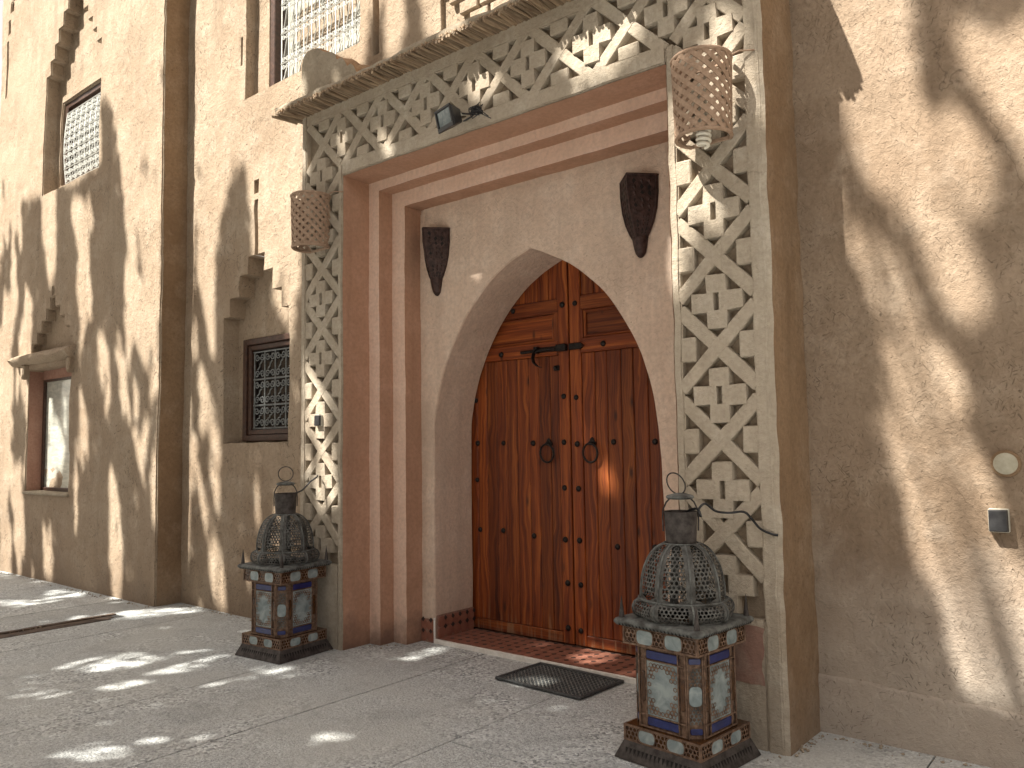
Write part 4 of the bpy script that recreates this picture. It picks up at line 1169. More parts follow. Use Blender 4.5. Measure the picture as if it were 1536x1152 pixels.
    for k in range(4):
        side(glass, 'glass_pane', k, body); side(fret, 'fretwork', k, body); side(bars, 'panel_frame', k, body)
        for z in (z0+0.034, z1-0.034):
            o = side(bl, 'blue_pane', k, body); o.location = (0, 0, z)
        for u in (-fw/2+0.0225, fw/2-0.0225):
            o = side(am, 'amber_pane', k, body); o.location = (u*cos(k*pi/2), u*sin(k*pi/2), zm)
    # corner panels
    dc = (2*hb-cc)/sqrt(2); cw = cc*sqrt(2)
    cg = side_mesh(MB().prism(rrect(cw-0.016, 0.085, 0.020, c=(0, zm)), -dc-0.002, -dc+0.003), 'corner_pane', M['frost'], bevel=0.0015)
    fm = MB()
    for zc in (zm+0.082, zm-0.082): hexfret(lambda a, b: (a, -dc-0.001, b), cw-0.008, 0.078, 0.0105, lambda a, b: True, v0=zc, mb=fm)
    cf = side_mesh(fm, 'fretwork', M['patina'])
    cb = side_mesh(MB().prism(rrect(cw-0.020, 0.026, 0.008), -dc-0.002, -dc+0.003), 'blue_pane', M['blue'], bevel=0.0015)
    mb = MB()
    for u in (-cw/2+0.003, cw/2-0.003): mb.quadbox(u-0.003, u+0.003, -dc-0.004, -dc+0.001, z0, z1)
    cr = side_mesh(mb, 'corner_rib', M['brass'], bevel=0.001)
    for k in range(4):
        an = pi/4+k*pi/2
        side(cg, 'corner_pane', 0, body, ang=an); side(cf, 'fretwork', 0, body, ang=an); side(cr, 'corner_rib', 0, body, ang=an)
        for z in (z0+0.032, z1-0.032):
            o = side(cb, 'blue_pane', 0, body, ang=an); o.location = (0, 0, z)
    # tray with rounded rim
    mb = MB()
    def sq(h, z, r=0.02): return [(x, y, z) for x, y in rrect(2*h, 2*h, r, 3)]
    rings = [sq(0.200, 0.598), sq(0.228, 0.602), sq(0.237, 0.612), sq(0.238, 0.620), sq(0.232, 0.630), sq(0.222, 0.634), sq(0.12, 0.640)]
    nn = len(rings[0])
    for r in rings: mb.v += r
    for i in range(len(rings)-1):
        for j in range(nn): mb.f.append((i*nn+j, i*nn+(j+1) % nn, (i+1)*nn+(j+1) % nn, (i+1)*nn+j))
    mb.f.append(tuple(reversed(range(nn))))
    tray = mb.obj('tray', M['patina'], L, smooth=50)
    mb = MB()
    for k in range(4):
        c, s = cos(k*pi/2), sin(k*pi/2)
        for i in range(21):
            u = (i-10)*0.0195
            b = len(mb.v)
            for (uu, d, z) in ((u-0.006, 0.2325, 0.603), (u+0.006, 0.2325, 0.603), (u, 0.2405, 0.6185)): mb.v.append((uu*c+d*s, uu*s-d*c, z))
            mb.f.append((b, b+1, b+2))
    mb.obj('slot_row', M['slot'], tray, kind='stuff')
    spk = MB().lathe([(0.015, 0.63), (0.0125, 0.645), (0.007, 0.69), (0.0008, 0.735)], 8).mesh('spike', smooth=60); spk.materials.append(M['patina_dark'])
    for k in range(4):
        o = link('spike', spk, None, L); w_ = pi/4+k*pi/2; o.location = (0.205*sqrt(2)*cos(w_), 0.205*sqrt(2)*sin(w_), 0)
        o.rotation_euler = (random.uniform(-.006, .006), random.uniform(-.006, .006), 0)
    # collar and dome of eight pierced gores
    def lerp_prof(P, t):
        k = t*(len(P)-1); i = min(int(k), len(P)-2); q = k-i
        return (P[i][0]*(1-q)+P[i+1][0]*q, P[i][1]*(1-q)+P[i+1][1]*q)
    def gores(nm, P, lo, hi, rc, rib):
        half = pi/8
        def point(u, v):           # u in -1..1 over the gore, v in 0..1 along the profile
            r, z = lerp_prof(P, v); ap = r*cos(half)
            bul = r*0.045*(1-u*u)
            x = u*r*sin(half); y = -(ap+bul)
            return (x, y, z)
        H = sum(sqrt((P[i+1][0]-P[i][0])**2+(P[i+1][1]-P[i][1])**2) for i in range(len(P)-1))
        def mp(a, b):              # metric to surface
            v = min(1, max(0, b/H+0.5)); r, _ = lerp_prof(P, v)
            hw = max(r*sin(half), 1e-3)
            return point(max(-1, min(1, a/hw)), v)
        def keep(a, b):
            v = b/H+0.5; r, _ = lerp_prof(P, min(1, max(0, v)))
            return lo < v < hi and abs(a) < r*sin(half)-0.017-rc*0.5
        fm = hexfret(mp, 2*max(p[0] for p in P)*sin(half), H, rc, keep, hole=0.64)
        # solid margins: strips left, right, bottom and top of the pierced field
        K = 14
        for sgn in (-1, 1):
            b0 = len(fm.v)
            for i in range(K+1):
                v = i/K; r, _ = lerp_prof(P, v); hw = r*sin(half)
                inner = max(0.0, hw-0.021) if lo-0.04 < v < hi+0.03 else 0.0
                for q in range(3): fm.v.append(point(sgn*(inner+(hw-inner)*q/2)/hw, v))
            for i in range(K):
                for q in range(2):
                    k = b0+i*3+q; fm.f.append((k, k+1, k+4, k+3))
        me = fm.mesh('gore'); me.materials.append(M['patina_mid'])
        par = part_empty(nm, L)
        rb = MB().tube([(0, -(lerp_prof(P, i/K)[0]+0.001), lerp_prof(P, i/K)[1]) for i in range(K+1)], 0.0048, 6).mesh('rib', smooth=60); rb.materials.append(M['patina'])
        for k in range(8):
            o = link('gore', me, None, par, kind='stuff'); o.rotation_euler = (0, 0, k*pi/4+pi/8)
            o = link('rib', rb, None, par); o.rotation_euler = (0, 0, k*pi/4)
        for zt, (r, z) in (('top', P[-1]), ('bot', P[0])):
            MB().tube([((r+0.001)*cos(2*pi*i/32+pi/2), (r+0.001)*sin(2*pi*i/32+pi/2), z) for i in range(32)], 0.0042, 5, closed=True).obj('hoop', M['patina'], par, smooth=60)
        return par
    gores('collar', [(0.205, 0.636), (0.226, 0.648), (0.236, 0.668), (0.236, 0.688), (0.226, 0.708), (0.205, 0.722)], 0.14, 0.88, 0.0115, True)
    gores('dome', [(0.196, 0.722), (0.197, 0.752), (0.195, 0.782), (0.191, 0.812), (0.185, 0.842), (0.176, 0.870), (0.164, 0.898), (0.150, 0.922), (0.132, 0.944), (0.111, 0.962), (0.082, 0.974)], 0.06, 0.92, 0.0125, False)
    mb = MB(); mb.lathe([(0.070, 0.966), (0.071, 0.99), (0.0755, 1.06), (0.078, 1.118), (0.080, 1.122), (0.0775, 1.123), (0.074, 1.115), (0.070, 1.04), (0.066, 0.97)], 24)
    mb.obj('neck', M['patina_dark'], L, smooth=40)
    mb = MB()
    mb.tube([(sx*0.083, 0, 1.03) for sx in (-1,)]+[(-0.085, 0, 1.09), (-0.082, 0, 1.13), (-0.066, 0, 1.165), (-0.045, 0, 1.186)], 0.004, 6)
    mb.tube([(0.083, 0, 1.03), (0.085, 0, 1.09), (0.082, 0, 1.13), (0.066, 0, 1.165), (0.045, 0, 1.186)], 0.004, 6)
    bail = mb.obj('bail', M['patina_dark'], L, smooth=60); bail.rotation_euler = (0, 0, radians(39)-rz)
    cp = MB().lathe([(0.001, 1.178), (0.058, 1.180), (0.066, 1.188), (0.062, 1.197), (0.03, 1.206), (0.008, 1.209), (0.0005, 1.209)], 20).obj('cap', M['patina'], L, smooth=50)
    tilt = random.choice((0.15, -0.1))
    lean = -0.5 if 'right' in label or 'nearer' in label else 0.0
    rg = MB().tube([(0.052*sin(2*pi*i/26), 0.0, 0.052*cos(2*pi*i/26)) for i in range(26)], 0.0034, 6, closed=True).obj('ring', M['patina_dark'], L, smooth=60)
    if lean: rg.location = (-0.02, 0.0, 1.252); rg.rotation_euler = (0.35, -0.25, radians(39)-rz-0.95); rg.scale = (1, 1, 1.05)
    else: rg.location = (0.0, 0.0, 1.262); rg.rotation_euler = (0.10, 0, radians(39)-rz+0.25)
    return L
build_lantern('standing_lantern', 'tall pierced metal lantern with blue glass standing by the left pilaster, farther from the camera', (-1.850, -0.262, 0.002), radians(4.5), 'standing metal lanterns')
build_lantern('standing_lantern', 'tall pierced metal lantern with patinated dome before the right pilaster, nearer the camera', (1.300, -0.270, 0.002), radians(-6.6), 'standing metal lanterns')
# cords
def cord(pts, r, mat, label, name='power_cord'):
    P = [Vector(p) for p in pts]; out = []
    for i in range(len(P)-1):
        p0 = P[max(i-1, 0)]; p1 = P[i]; p2 = P[i+1]; p3 = P[min(i+2, len(P)-1)]
        for k in range(6):
            t = k/6
            out.append((0.5*((2*p1)+(-p0+p2)*t+(2*p0-5*p1+4*p2-p3)*t*t+(-p0+3*p1-3*p2+p3)*t*t*t))[:])
    out.append(P[-1][:])
    o = MB().tube(out, r, 6).obj(name, mat, None, smooth=60)
    o['label'] = label; o['category'] = 'cord'
    return o
cord([(1.300, -0.235, 1.115), (1.36, -0.22, 1.135), (1.375, -0.21, 1.10), (1.355, -0.19, 1.128), (1.375, -0.16, 1.155), (1.41, -0.12, 1.118), (1.455, -0.07, 1.108), (1.51, -0.03, 1.112), (1.545, -0.02, 1.08), (1.585, -0.018, 1.035), (1.64, -0.012, 1.012), (1.665, -0.004, 1.008)],
     0.0062, M['plastic'], 'black cord from the nearer lantern neck to the pilaster edge')
cord([(-1.84, -0.22, 1.115), (-1.80, -0.16, 1.14), (-1.78, -0.10, 1.20), (-1.765, -0.05, 1.235), (-1.79, -0.03, 1.245)], 0.006, M['plastic'], 'short black cord rising from the farther lantern neck')

# ------------------------------------------------------------------ woven wall lamps
def basket_lamp(xc, zb, zt, label, bulb):
    L = thing('basket_lamp', label, 'wall lamp', (xc, 0, zb), 0, 'woven basket lamps on the pilasters')
    H = zt-zb
    def rad(z): return 0.132+0.010*z/H
    yc = -0.105
    A0 = radians(128)                                  # half opening of the D, the rest is flat against the wall
    def P(ang, z, d=0.0):
        r = rad(z)+d; a = max(-A0, min(A0, ang))
        return (r*sin(a), yc-r*cos(a), z)
    rr = 0.137
    ns = 17; tilt = (H-0.024)/rr                       # angle travelled over the height
    for hand in (1, -1):
        d0 = 0.0 if hand > 0 else 0.0042
        step = 0.43
        k = -20
        while k < 20:
            a_s = k*step+(0.0 if hand > 0 else 0.5*step)
            V = []; F = []; m = 0
            for i in range(15):
                t = i/14; ang = a_s+hand*tilt*(t-0.5); z = 0.012+(H-0.024)*t
                if abs(ang) > A0: continue
                hw = 0.0118                                # half width, measured across the strip (45 degrees)
                da, dz = hw*0.707/rr, hw*0.707
                for (s, dd) in ((-1, 0), (1, 0), (1, 0.005), (-1, 0.005)):
                    V.append(P(ang+s*da*1.0, min(H-0.004, max(0.004, z-s*hand*dz)), d0+dd))
                m += 1
            if m >= 2:
                for i in range(m-1):
                    for j in range(4): F.append((4*i+j, 4*i+(j+1) % 4, 4*i+4+(j+1) % 4, 4*i+4+j))
                F += [(0, 1, 2, 3), (4*m-1, 4*m-2, 4*m-3, 4*m-4)]
                me = bpy.data.meshes.new('woven_strip'); me.from_pydata(V, [], F); me.update()
                bm = bmesh.new(); bm.from_mesh(me); bmesh.ops.recalc_face_normals(bm, faces=bm.faces[:]); bm.to_mesh(me); bm.free()
                me.materials.append(M['terracotta']); link('woven_strip', me, None, L)
            k += 1
    for z in (0.006, H-0.006):
        pts = [P(-A0+2*A0*i/30, z, 0.002) for i in range(31)]
        MB().tube(pts, 0.0105, 8).obj('rim', M['terracotta'], L, smooth=60)
    # back bar, and the wire that ties it to the wall
    e = P(A0, 0, 0)
    for zz in (0.0, H-0.02): MB().quadbox(-e[0], e[0], -0.022, -0.012, zz, zz+0.02).obj('back_bar', M['terracotta'], L, bevel=0.003)
    MB().tube([(0.12, -0.05, H), (0.17, -0.03, H+0.02), (0.235, -0.004, H+0.012), (0.245, 0.01, H+0.01)], 0.0045, 6).obj('hanging_wire', M['terracotta'], L, smooth=60)
    mb = MB(); mb.lathe([(0.0, H*0.62), (0.020, H*0.62), (0.022, H*0.5), (0.024, H*0.22), (0.018, H*0.2)], 12, c=(0.0, yc)); mb.obj('lamp_holder', M['pale_plastic'], L, smooth=50)
    if bulb:
        pts = []
        for i in range(90):
            t = i/89; w = 2*pi*4.3*t; r = 0.030*(1-0.55*max(0, (t-0.80)/0.2)**2)
            pts.append((r*cos(w), yc+r*sin(w), 0.065-0.105*t))
        MB().tube(pts, 0.0098, 8).obj('spiral_bulb', M['bulb'], L, smooth=70)
    return L
basket_lamp(1.405, 2.955, 3.365, 'terracotta woven basket lamp with spiral bulb high on the right pilaster', True)
basket_lamp(-1.775, 2.935, 3.335, 'terracotta woven basket lamp high on the left pilaster', False)

# ------------------------------------------------------------------ dark carved sconces
def sconce(xc, zt, label):
    S = thing('wall_sconce', label, 'sconce', (xc, YP-0.004, zt), 0, 'dark carved sconces over the arch')
    # three faces: left, right meeting at a front ridge; the side profile narrows to a drop
    prof = [(0.0, 0.135, 0.150), (-0.10, 0.134, 0.146), (-0.20, 0.122, 0.125), (-0.28, 0.100, 0.090), (-0.345, 0.070, 0.066), (-0.375, 0.050, 0.052)]
    def ridge(side):
        return None
    mbl = MB()
    def pts(z, w, d): return [(-w, 0, z), (-w*0.94, -0.012, z), (0.0, -d, z), (w*0.94, -0.012, z), (w, 0, z)]
    for (z, w, d) in prof: mbl.v += pts(z, w, d)
    for i in range(len(prof)-1):
        for j in range(4): mbl.f.append((5*i+j, 5*i+5+j, 5*i+6+j, 5*i+1+j))
    mbl.f.append((0, 1, 2, 3, 4))
    body = mbl.obj('shade', M['dark_metal'], S)
    # drop
    mb = MB()
    dp = [(-0.372, 0.054, 0.056), (-0.405, 0.048, 0.050), (-0.44, 0.042, 0.042), (-0.470, 0.033, 0.030), (-0.488, 0.020, 0.018), (-0.496, 0.004, 0.006)]
    for (z, w, d) in dp:
        mb.v += [(w*cos(a), -d*max(0, sin(a))*1.0, z) for a in [pi*k/8 for k in range(9)]]
    for i in range(len(dp)-1):
        for j in range(8): mb.f.append((9*i+j, 9*i+j+1, 9*i+10+j, 9*i+9+j))
    mb.f.append(tuple(range(9)))
    mb.obj('drop', M['dark_metal'], S, smooth=60)
    # raised borders along the edges and ridge
    for j in (1, 2, 3):
        MB().tube([pts(z, w*1.0, d+0.002)[j] for (z, w, d) in prof], 0.007, 6).obj('edge_bead', M['dark_metal'], S, smooth=60)
    MB().tube([Vector(p)+Vector((0, -0.001, 0)) for p in pts(*prof[0])], 0.007, 6).obj('edge_bead', M['dark_metal'], S, smooth=60)
    MB().tube([Vector(p)+Vector((0, -0.001, 0)) for p in pts(*prof[-1])], 0.006, 6).obj('edge_bead', M['dark_metal'], S, smooth=60)
    # carved leaf shapes on both faces
    mb = MB(); md = MB()
    def fpt(s, u, t):
        k = t*(len(prof)-1); i = min(int(k), len(prof)-2); q = k-i
        z, w, d = [prof[i][n_]*(1-q)+prof[i+1][n_]*q for n_ in range(3)]
        a = Vector((0, -d, z)); b = Vector((s*w*0.94, -0.012, z)); p = a*(1-u)+b*u
        nrm = Vector((s*d, -w, 0)).normalized()
        return p, nrm
    for s in (-1, 1):
        for t in [0.08+0.075*i for i in range(11)]:
            for u in (0.24, 0.5, 0.76):
                c, nrm = fpt(s, u, t); up, _ = fpt(s, u+0.03*random.choice((-1, 1)), min(1, t+0.042)); dn, _ = fpt(s, u, max(0, t-0.036))
                lf, _ = fpt(s, u-0.07, t); rt, _ = fpt(s, u+0.07, t)
                tgt, h = (mb, 0.006) if (int(t*100)+int(u*10)) % 2 else (md, 0.001)
                b = len(tgt.v)
                tgt.v += [(up+nrm*0.0005)[:], (lf+nrm*0.0005)[:], (dn+nrm*0.0005)[:], (rt+nrm*0.0005)[:], (c+nrm*h)[:]]
                tgt.f += [(b, b+1, b+4), (b+1, b+2, b+4), (b+2, b+3, b+4), (b+3, b, b+4)]
    mb.obj('carved_leaves', M['dark_metal'], S, kind='stuff'); md.obj('pierced_slots', M['slot'], S, kind='stuff')
    return S
sconce(-1.105, 3.075, 'dark carved metal sconce above the left shoulder of the arch')
sconce(0.655, 3.085, 'dark carved metal sconce above the right shoulder of the arch')

# ------------------------------------------------------------------ floodlight on the lintel
FL = thing('floodlight', 'small black floodlight with loose wires under the lintel carving', 'floodlight', (-0.275, 0.0, 3.56))
FL.rotation_euler = (radians(14), 0, radians(-14))
h = MB()
h.v = [(-0.088, -0.175, -0.068), (0.088, -0.175, -0.068), (0.088, -0.175, 0.068), (-0.088, -0.175, 0.068),
       (-0.055, -0.085, -0.040), (0.055, -0.085, -0.040), (0.055, -0.085, 0.045), (-0.055, -0.085, 0.045)]
h.f = [(0, 1, 2, 3), (7, 6, 5, 4), (0, 4, 5, 1), (1, 5, 6, 2), (2, 6, 7, 3), (3, 7, 4, 0)]
h.obj('housing', M['plastic'], FL, bevel=0.006)
MB().quadbox(-0.072, 0.072, -0.180, -0.176, -0.040, 0.054).obj('lens', M['lamp_glass'], FL)
fr = MB()
for (a0, a1, b0, b1) in ((-0.090, 0.090, 0.054, 0.070), (-0.090, 0.090, -0.070, -0.042), (-0.090, -0.073, -0.0415, 0.0535), (0.073, 0.090, -0.0415, 0.0535)): fr.quadbox(a0, a1, -0.190, -0.1755, b0, b1)
fr.obj('bezel', M['plastic'], FL, bevel=0.003)
br = MB(); br.tube([(0.093, -0.11, 0.0), (0.093, -0.03, -0.005), (0.06, -0.004, -0.005), (-0.06, -0.004, -0.005), (-0.093, -0.03, -0.005), (-0.093, -0.11, 0.0)], 0.006, 6); br.obj('bracket', M['plastic'], FL)
MB().quadbox(0.088, 0.091, -0.115, -0.075, -0.012, 0.006).obj('maker_plate', M['pale_plastic'], FL)
wr = MB()
for k in range(9):
    pts = [(0.09+0.02*random.random(), -0.05, 0.0)]
    for i in range(5): pts.append((0.13+0.05*random.uniform(-1, 1)+0.012*i, -0.02+0.02*random.uniform(-1, 1)-0.015, -0.0+0.035*random.uniform(-1, 1)))
    if k < 2: pts.append((0.22+0.02*k, -0.006, -0.06-0.02*k))
    wr.tube(pts, 0.0035, 5)
wr.tube([(0.10, -0.025, 0.005), (0.165, -0.02, 0.006)], 0.019, 8)
wr.obj('wiring', M['plastic'], FL, kind='stuff')

# ------------------------------------------------------------------ small wall fittings
def switch(name, label, cat, x, z, y, w, h, t, rim):
    S = thing(name, label, cat, (x, y, z))
    MB().quadbox(-w/2, w/2, -t*0.55, 0.012, -h/2, h/2).obj('backplate', M[rim], S, bevel=0.004)
    V = [(-w*0.475, -t*0.55, -h*0.475), (w*0.475, -t*0.55, -h*0.475), (w*0.475, -t*0.55, h*0.475), (-w*0.475, -t*0.55, h*0.475),
         (-w*0.44, -t, -h*0.45), (w*0.44, -t, -h*0.45), (w*0.44, -t*0.9, h*0.45), (-w*0.44, -t*0.9, h*0.45)]
    mb = MB(); mb.v = V; mb.f = [(0, 1, 5, 4), (1, 2, 6, 5), (2, 3, 7, 6), (3, 0, 4, 7), (4, 5, 6, 7)]
    mb.obj('cover', M['plastic'], S, bevel=0.003)
    return S
switch('wall_switch', 'black covered switch box on the right plaster wall below the round plate', 'switch', 2.507, 1.083, 0.42, 0.080, 0.103, 0.048, 'pale_plastic')
switch('doorbell', 'small black bell push on the carved left pilaster', 'doorbell', -1.795, 1.652, -0.002, 0.070, 0.085, 0.034, 'pale_plastic')
R_ = thing('cover_plate', 'round pale blanking plate set in the right plaster wall', 'cover plate', (2.545, 0.412, 1.334))
o = MB().lathe([(0.0005, 0.012), (0.044, 0.0115), (0.0475, 0.009), (0.048, 0.0), (0.046, -0.02)], 28).obj('disc', M['cover'], R_, smooth=40); o.rotation_euler = (pi/2, 0, 0)
o = MB().lathe([(0.047, 0.004), (0.052, 0.003), (0.058, 0.0035), (0.061, -0.012)], 28).obj('seat_ring', M['side_mud_shade'], R_, smooth=40); o.rotation_euler = (pi/2, 0, 0)

# ------------------------------------------------------------------ door mat
MT = thing('door_mat', 'black ribbed rubber door mat on the paving before the doorstep', 'mat', (0.135, 0.322, 0.004), radians(-3.0))
MB().quadbox(-0.325, 0.325, -0.205, 0.205, 0.0, 0.006).obj('base_sheet', M['dusty_rubber'], MT)
bd = MB()
for (a0, a1, b0, b1) in ((-0.330, 0.330, -0.222, -0.200), (-0.330, 0.330, 0.200, 0.222), (-0.330, -0.308, -0.1995, 0.1995), (0.308, 0.330, -0.1995, 0.1995)): bd.quadbox(a0, a1, b0, b1, 0.0, 0.017)
bd.obj('border', M['rubber'], MT, bevel=0.004)
rb = MB(); p_ = 0.030
for i in range(20):
    for j in range(13):
        x = -0.295+0.0311*i; y = -0.186+0.031*j
        if (i+j) % 2: a_, b_ = 0.0145, 0.0052
        else: a_, b_ = 0.0052, 0.0145
        # diamond studs set at 45 degrees
        b = len(rb.v)
        rb.v += [(x-0.0125, y, 0.006), (x, y-0.0125, 0.006), (x+0.0125, y, 0.006), (x, y+0.0125, 0.006), (x-0.007, y, 0.016), (x, y-0.007, 0.016), (x+0.007, y, 0.016), (x, y+0.007, 0.016)]
        rb.f += [(b, b+1, b+5, b+4), (b+1, b+2, b+6, b+5), (b+2, b+3, b+7, b+6), (b+3, b, b+4, b+7), (b+4, b+5, b+6, b+7)]
rb.obj('tread', M['rubber'], MT, kind='stuff')

# ------------------------------------------------------------------ grit along the wall feet
gb = MB(); rg_ = random.Random(11)
runs = [((-8.6, -0.03), (-4.25, -0.03), 150), ((-4.2, 0.23), (-2.1, 0.23), 90), ((-2.0, -0.02), (-1.6, -0.02), 14), ((-1.5, 0.25), (-1.3, 0.38), 22), ((1.25, -0.02), (1.66, -0.02), 20), ((1.70, 0.02), (1.70, 0.38), 30), ((1.72, 0.385), (3.4, 0.385), 60), ((-4.25, -0.3), (-4.1, -2.5), 40)]
for (ax, ay), (bx_, by_), cnt in runs:
    for _ in range(cnt):
        t_ = rg_.random(); x = ax+(bx_-ax)*t_+rg_.gauss(0, 0.012); y = ay+(by_-ay)*t_-abs(rg_.gauss(0, 0.045)); r = rg_.choice((0.003, 0.004, 0.005, 0.007, 0.011))
        b = len(gb.v); j = lambda: rg_.uniform(0.6, 1.3)*r
        gb.v += [(x+j(), y, 0.002+r*0.3), (x, y+j(), 0.002+r*0.3), (x-j(), y, 0.002+r*0.3), (x, y-j(), 0.002+r*0.3), (x+0.3*r, y, 0.002+r*rg_.uniform(0.8, 1.2)), (x, y, -0.003)]
        gb.f += [(b, b+1, b+4), (b+1, b+2, b+4), (b+2, b+3, b+4), (b+3, b, b+4), (b+1, b, b+5), (b+2, b+1, b+5), (b+3, b+2, b+5), (b, b+3, b+5)]
gt = gb.obj('grit', M['cap'], None, kind='stuff'); gt['label'] = 'loose plaster crumbs and grit along the wall feet'; gt['category'] = 'grit'
# ------------------------------------------------------------------ added wall behind the camera, blocks low sky light on the facade
GW = thing('sky_block_wall', 'added unseen tan wall opposite the portal, blocking low sky light', 'wall', (0, -14.2, 0))
def long_wall(z0, z1, y0, y1, nm):
    V = []; F = []; K = 60
    for i in range(K+1):
        x = -34+58*i/K
        for (y, z) in ((y0, z0), (y0, z1), (y1, z1), (y1, z0)): V.append((x, y, z+(0.03*noise.noise(Vector((x, y, z))) if z > 1 else 0)))
    for i in range(K):
        for j in range(4): F.append((4*i+j, 4*i+(j+1) % 4, 4*i+4+(j+1) % 4, 4*i+4+j))
    F += [(0, 1, 2, 3), (4*K+3, 4*K+2, 4*K+1, 4*K)]
    me = bpy.data.meshes.new(nm); me.from_pydata(V, [], F); link(nm, me, M['wall'], GW)
long_wall(-0.1, 7.2, 0.0, 0.4, 'wall_body'); long_wall(7.22, 7.4, -0.06, 0.46, 'coping')
